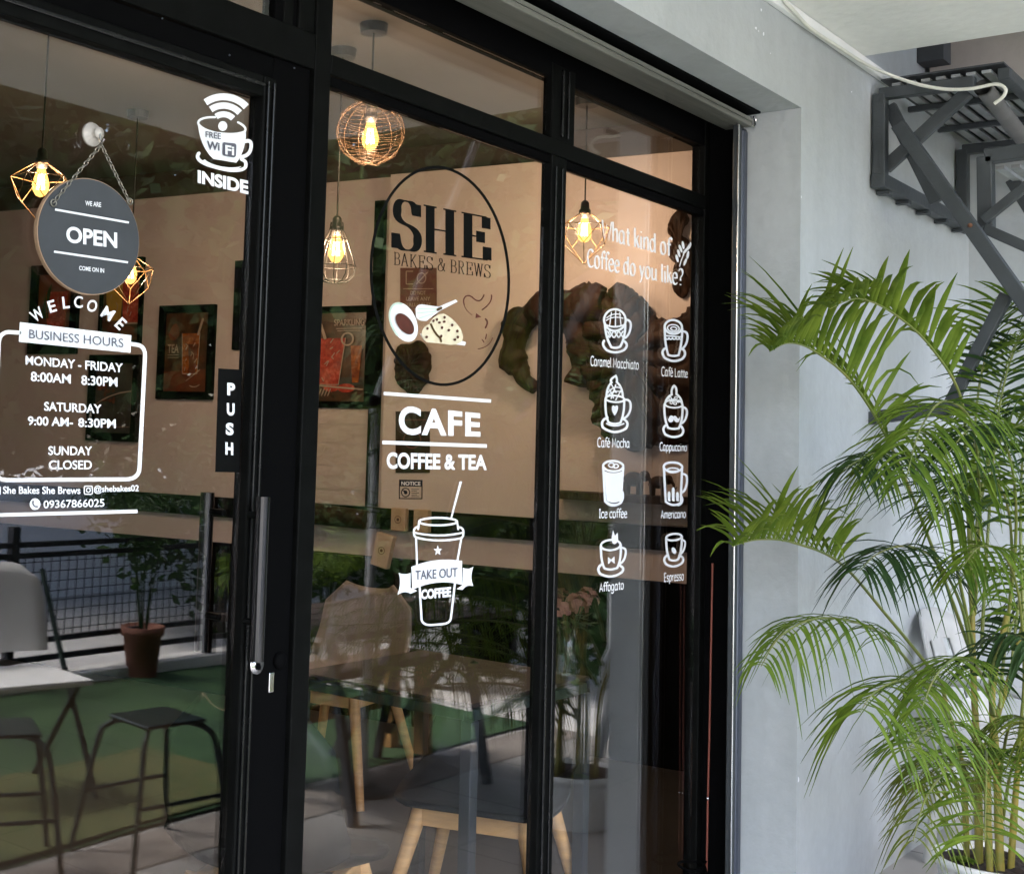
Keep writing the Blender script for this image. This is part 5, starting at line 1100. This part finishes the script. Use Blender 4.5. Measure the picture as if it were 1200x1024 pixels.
frond(pp, rooted([pz(1190, 900, -.56), pz(1200, 800, -.56), pz(1194, 700, -.57), pz(1176, 650, -.58), pz(1150, 640, -.6), pz(1125, 668, -.62)]), .21, m=M['palm'], n=26, t0=.3, vee=.15, fwd=.5, droop=.7, w_=.013, seed=19)
frond(pp, rooted([pz(1139, 690, -.57), pz(1140, 560, -.50), pz(1148, 450, -.44), pz(1170, 380, -.38), pz(1200, 345, -.33), pz(1235, 340, -.28)]), .25, m=M['palm'], n=26, t0=.4, vee=.4, fwd=.35, droop=.35, w_=.016, seed=20)
for q, (pts, mm, L_, w2, sd2, vv) in enumerate((
    ([(1140, 730, -.57), (1128, 620, -.55), (1110, 540, -.54), (1080, 505, -.52), (1045, 520, -.50), (1022, 560, -.5)], 'palm', .20, .012, 31, .15), ([(1180, 735, -.6), (1190, 640, -.6), (1188, 560, -.6), (1170, 505, -.6), (1140, 500, -.6), (1112, 530, -.6)], 'palmdark', .22, .013, 32, .1),
    
    ([(1168, 850, -.6), (1150, 790, -.64), (1125, 770, -.68), (1098, 790, -.70), (1080, 830, -.7)], 'palm', .18, .012, 35, .0), ([(1184, 800, -.53), (1192, 720, -.55), (1204, 660, -.58), (1228, 640, -.6), (1250, 660, -.62)], 'palm', .22, .013, 36, .1),
    ([(1200, 730, -.54), (1196, 620, -.56), (1200, 520, -.58), (1216, 460, -.6), (1240, 440, -.62)], 'palm', .23, .013, 37, .25), 
    ([(1170, 930, -.64), (1180, 860, -.72), (1196, 840, -.78), (1222, 860, -.84)], 'palmy', .18, .012, 39, .1), ([(1139, 700, -.57), (1150, 590, -.58), (1168, 470, -.58), (1192, 400, -.56), (1222, 385, -.54)], 'palm', .22, .014, 40, .35))):
    frond(pp, rooted([pz(*p) for p in pts]), L_, m=M[mm], n=24, t0=.26, vee=vv, fwd=.5, droop=.7, w_=w2, seed=sd2)
# seedling in the pot
sl = MB()
for k in range(9):
    a = k*2.4; b = Vector((4.53, -.36, .185)); d = Vector((math.cos(a), math.sin(a), .7)).normalized(); leaflet(sl, b, d, Vector((0, 0, 1)), .05, .03, .5, 4)
obj("seedling", sl, M['palm'], pp, world=True)

# white plastic chair behind the palm, facing right
wc = thing("plastic_chair", (5.30, -.36, 0), "white plastic chair standing behind the palm, its back to the wall", "chair", rz=R(-96))
cb = MB(); g = []
for j in range(9):
    for k in range(9):
        u = -1+2*k/8; v = j/8; g.append(Vector((-.21-.13*v+.05*u*u, u*(.215-.05*v**3), .44+.44*v-.05*abs(u)**3*v)))
cb.add(g, [(j*9+k, j*9+k+1, (j+1)*9+k+1, (j+1)*9+k) for j in range(8) for k in range(8) if not (k in (2, 5) and 2 <= j <= 5)], True)
bo = obj("backrest", cb, M['whitep'], wc); md = bo.modifiers.new("thickness", 'SOLIDIFY'); md.thickness = .012
obj("seat", MB().box((-.22, -.215, .42), (.22, .215, .445), bev=.012), M['whitep'], wc)
for sx in (-1, 1):
    for sy in (-1, 1): obj("leg", MB().tube([(sx*.20, sy*.19, .425), (sx*.25, sy*.23, .0)], [.024, .018], 8), M['whitep'], wc)
for sy in (-1, 1): obj("armrest", MB().tube(smooth_pts([(-.27, sy*.21, .64), (-.10, sy*.25, .66), (.12, sy*.25, .64), (.20, sy*.24, .55), (.21, sy*.22, .44)], 5), .02, 8), M['whitep'], wc)
# ================================================================== ACROSS THE WALKWAY (seen mirrored in the glass)
def spray(parent, base, n, L, h, m, seed, w_=.012, lean=.6, nleaf=14):
    r_ = random.Random(seed)
    for k in range(n):
        a = 2*math.pi*k/n+r_.uniform(-.3, .3); q = r_.uniform(.7, 1.15); d = Vector((math.cos(a), math.sin(a), 0))
        pts = [base+d*.02, base+d*(lean*L*.25*q)+Vector((0, 0, h*.6*q)), base+d*(lean*L*.65*q)+Vector((0, 0, h*.95*q)), base+d*(lean*L*1.1*q)+Vector((0, 0, h*.80*q))]
        frond(parent, pts, L*.33, m, nleaf, .28, .2, w_, .6, .5, .006, seed*31+k, rach=M['palmdark'])
def pot_plant(x, y, r, h, label, m, pm, n, L, ph, seed, nm="potted_plant"):
    o = thing(nm, (x, y, .012), label, "potted plant")
    obj("pot", MB().lathe([(r*.72, 0), (r*.95, h*.82), (r*1.06, h*.82), (r*1.08, h), (r*.98, h), (r*.9, h*.9), (.001, h*.9)], 24), pm, o)
    spray(o, Vector((x, y, h*.9)), n, L, ph, m, seed); return o
p_ = refl(150, 797, 2, 0)
pot_plant(p_.x+.12, p_.y-.02, .13, .28, "slender dark palm in a terracotta pot by the mesh fence", M['palmdark'], M['terra'], 8, .7, 1.0, 41, "potted_palm")
p_ = refl(232, 800, 2, 0)
pot_plant(p_.x+.10, p_.y+.35, .12, .25, "bushy green plant in a dark pot beside the terracotta pot", M['palm'], M['blackm'], 10, .5, .55, 42)
pot_plant(p_.x+.9, p_.y+.2, .13, .28, "leafy plant in a pale tapered pot at the fence end", M['palm'], M['kerb'], 9, .55, .6, 43)
pot_plant(p_.x+1.7, p_.y+.9, .16, .34, "tall dark palm in a black pot beyond the wooden table", M['palmdark'], M['blackm'], 12, 1.1, 1.35, 44, "potted_palm")
pot_plant(6.55, -2.45, .17, .5, "dark palm in a tall white tapered planter near the wall end", M['palmdark'], M['pot'], 12, 1.1, 1.3, 45, "potted_palm")
pot_plant(7.6, -3.0, .2, .4, "wide dark palm in a grey planter beyond the wall end", M['palmdark'], M['kerb'], 14, 1.4, 1.7, 46, "potted_palm")
# mesh fence
fn = thing("mesh_fence", (4.6, -4.07+OY, .07), "black welded mesh fence with double rails along the turf", "fence")
for zz in (.16, .26, .74, .80): obj("rail", MB().bar((2.5, -4.07+OY, zz), (6.4, -4.07+OY, zz), .03, .03), M['wire'], fn, world=True)
for x in (2.5, 4.45, 6.4): obj("post", MB().box((x-.025, -4.10+OY, .0705), (x+.025, -4.045+OY, .90), bev=.003), M['wire'], fn, world=True)
wm = MB()
for k in range(66): x = 2.54+k*.0585; wm.box((x-.0022, -4.072+OY, .275), (x+.0022, -4.068+OY, .725))
for k in range(8): z = .31+k*.056; wm.box((2.54, -4.0675+OY, z-.0022), (6.38, -4.0635+OY, z+.0022))
obj("mesh", wm, M['wire'], fn, world=True)
obj("boundary_wall", MB().box((-2, -7.2, -.01), (11, -7.05, 1.0)), M['whitewall'], label="low white boundary wall beyond the mesh fence", cat="wall")
# white folding chair
fc = thing("folding_chair", (3.24, -2.35+OY, .01), "white moulded folding chair on dark legs standing on the turf", "chair", rz=R(100))
fb = MB(); g = []
for j in range(7):
    for k in range(9):
        u = -1+2*k/8; v = j/6; g.append(Vector((-.20-.10*v+.03*u*u, u*(.22-.05*max(0, v-.6)/.4*abs(u)), .52+.36*v-.05*abs(u)**4*(v > .9))))
fb.add(g, [(j*9+k, j*9+k+1, (j+1)*9+k+1, (j+1)*9+k) for j in range(6) for k in range(8)], True)
b_ = obj("backrest", fb, M['trunk'], fc); md = b_.modifiers.new("thickness", 'SOLIDIFY'); md.thickness = .015
obj("seat", MB().box((-.19, -.21, .44), (.22, .21, .465), bev=.01), M['trunk'], fc)
for sy in (-1, 1):
    obj("leg", MB().tube([(-.30, sy*.235, .84), (-.05, sy*.235, .45), (.24, sy*.235, 0)], .012, 8), M['greenmetal'], fc)
    obj("leg", MB().tube([(.12, sy*.215, .45), (-.26, sy*.215, 0)], .012, 8), M['greenmetal'], fc)
# metal stools
def stool(x, y, rz, label):
    o = thing("metal_stool", (x, y, .012), label, "stool", "metal stools on the walkway side", rz)
    obj("seat", MB().box((-.125, -.125, .445), (.125, .125, .46), bev=.006), M['greenmetal'], o)
    for sx in (-1, 1):
        for sy in (-1, 1): obj("leg", MB().tube(smooth_pts([(sx*.08, sy*.08, .445), (sx*.125, sy*.125, .425), (sx*.15, sy*.15, .36), (sx*.20, sy*.20, 0)], 5), .0105, 8), M['greenmetal'], o)
    for sy in (-1, 1): obj("stretcher", MB().tube([(-.168, sy*.168, .20), (.168, sy*.168, .20)], .008, 6), M['greenmetal'], o)
    return o
stool(3.17, -1.46+OY, R(8), "dark green metal stool nearest the door, at the turf edge")
stool(2.66, -1.66+OY, R(30), "dark green metal stool left of the other, half on the turf")
# wooden picnic table with metal trestles
pt = thing("wooden_table", (4.35, -1.15+OB, 0), "amber wooden table with slatted dark top and grey metal trestles", "table")
for k in range(6): obj("slat", MB().box((3.80, -1.50+OB+.115*k, .70), (4.95, -1.395+OB+.115*k, .725), bev=.003), M['slatwood'], pt, world=True)
for x in (3.92, 4.82):
    for y0, y1 in ((-1.45+OB, -1.30+OB), (-.85+OB, -1.0+OB)): obj("leg", MB().bar((x, y0, .001), (x, y1, .699), .035, .035), M['legmetal'], pt, world=True)
    obj("cross_brace", MB().bar((x+.04, -1.42+OB, .12), (x+.04, -.95+OB, .62), .03, .03), M['legmetal'], pt, world=True)
bn = thing("wooden_bench", (4.3, -1.62+OB, 0), "amber wooden bench with thick square legs beside the slatted table", "bench")
obj("seat", MB().box((4.05, -1.60+OB, .42), (5.15, -1.32+OB, .455), bev=.005), M['slatwood'], bn, world=True)
for x in (4.16, 5.05):
    for y in (-1.55+OB, -1.37+OB): obj("leg", MB().box((x-.035, y-.03, .001), (x+.035, y+.03, .4195), bev=.004), M['oak'], bn, world=True)
obj("stretcher", MB().box((4.20, -1.50+OB, .22), (5.01, -1.46+OB, .29), bev=.003), M['oak'], bn, world=True)
# pale pole
po_ = [refl(432, 740, 1, -1.25), refl(436, 600, 1, -1.25), refl(438, 470, 1, -1.25)]
pl0 = Vector((po_[0].x, -1.25, .002)); pl2 = refl(437, 470, 1, -1.25); pl3 = refl(560, 160, 1, -1.25)
pole = thing("parasol_pole", pl0, "white parasol pole bent over near its joint, without its canopy", "pole")
obj("lower_pole", MB().tube([pl0, Vector((pl0.x, -1.25, pl2.z))], .021, 12), M['whitep'], pole, world=True)
obj("upper_pole", MB().tube([Vector((pl0.x, -1.25, pl2.z)), pl3], .016, 12), M['whitep'], pole, world=True)
obj("joint", MB().ball((pl0.x, -1.25, pl2.z), .03, 8), M['blackm'], pole, world=True)
obj("base_plate", MB().lathe([(.001, .001), (.12, .001), (.12, .02), (.05, .03), (.001, .03)], 28, (pl0.x, -1.25, 0)), M['steel'], pole, world=True)

# trees and shrubs beyond the fence
def crown(mb, c, r, n, size, seed, sq=(1, 1, 1)):
    r_ = random.Random(seed); cl = []
    for _ in range(max(5, n//90)):
        a, h = r_.uniform(0, 6.283), r_.uniform(-1, 1); q = r_.uniform(.35, 1)**.6; rr = math.sqrt(1-h*h)
        cl.append((Vector((c[0]+r*q*rr*math.cos(a)*sq[0], c[1]+r*q*rr*math.sin(a)*sq[1], c[2]+r*q*h*sq[2])), r*r_.uniform(.22, .42)))
    for _ in range(n):
        cc, cr = r_.choice(cl); v = Vector((r_.gauss(0, 1), r_.gauss(0, 1), r_.gauss(0, .8))); p = cc+v*(cr*.55)
        t = Vector((r_.uniform(-1, 1), r_.uniform(-1, 1), r_.uniform(-1, .4))).normalized(); s_ = t.cross(Vector((r_.uniform(-1, 1), r_.uniform(-1, 1), r_.uniform(-1, 1)))).normalized(); L = size*r_.uniform(.6, 1.3)
        mb.add([p, p+t*L*.5+s_*L*.28, p+t*L, p+t*L*.5-s_*L*.28], [(0, 1, 2, 3)])
    return cl
def tree(x, y, h, r, n, label, m, seed, trunk=.09, size=.13, sq=(1, 1, 1.15), grp="trees beyond the fence", nm="garden_tree", cat="tree"):
    o = thing(nm, (x, y, -.012), label, cat, grp); r_ = random.Random(seed*7)
    k_ = MB(); cl = crown(k_, (0, 0, h-r*sq[2]*.9), r, n, size, seed, sq)
    t = MB().tube([(0, 0, 0), (r_.uniform(-.06, .06), r_.uniform(-.06, .06), h*.3), (r_.uniform(-.15, .15), r_.uniform(-.15, .15), h*.62), (0, 0, h*.85)], [trunk, trunk*.75, trunk*.5, trunk*.2], 9)
    for cc, cr in cl[:7]:
        b = Vector((0, 0, min(h*.7, max(h*.25, cc.z-.5)))); t.tube([b, b.lerp(cc, .5)+Vector((0, 0, .08)), cc], [trunk*.4, trunk*.25, trunk*.08], 6)
    obj("trunk", t, M['bark'], o); obj("crown", k_, m, o); return o
TR = ((6.8, -8.8, 6.0, 2.3, "dark round tree just right of the white boundary wall's end", 0), (9.6, -7.4, 6.2, 2.4, "pale green loose tree in the middle of the row beyond the fence", 1), (12.2, -8.2, 6.6, 2.5, "dense dark tree behind the pale green tree", 0),
      (12.0, -4.6, 5.0, 2.2, "broad dark tree nearest the end of the walkway", 0), (15.2, -6.6, 6.4, 2.6, "dense dark tree beyond the broad tree", 0), (15.8, -10.2, 7.2, 2.8, "tall pale tree in the back row", 1), (11.6, -12.4, 7.4, 2.9, "tallest dark tree in the back row", 0), (8.0, -12.2, 7.0, 2.8, "dark tree in the back row behind the boundary wall's end", 0), (18.6, -8.4, 7.0, 3.0, "farthest dark tree on the right of the row", 0))
for k, (x, y, h, r, lab, pale) in enumerate(TR): tree(x, y, h, r, 7500, lab, M['treeleaf2' if pale else 'treeleaf'], 61+k, size=.25, sq=(1, 1, 1.2), trunk=.13)
for k, (x, y, h, r, lab) in enumerate(((7.0, -4.8, 1.5, .85, "dark rounded shrub just beyond the fence end"), (8.3, -4.2, 1.7, .95, "dense dark shrub in the bed past the wall end"), (9.6, -3.4, 1.8, 1.0, "big dark shrub closest to the wall end"), (11.0, -5.6, 1.9, 1.1, "dark shrub under the tall tree"), (9.9, -6.3, 1.4, .7, "low dark shrub in front of the boundary wall"), (7.3, -1.75, 1.5, .8, "dark shrub added right behind the end of the grey side wall"), (8.0, -2.9, 1.6, .85, "dark shrub added between the side wall and the bed"))):
    tree(x, y, h, r, 3000, lab, M['treeleaf'], 71+k, .04, .10, (1, 1, .85), "shrubs beyond the fence", "shrub", "shrub")  # last two shrubs are added to block bright ground in the reflection
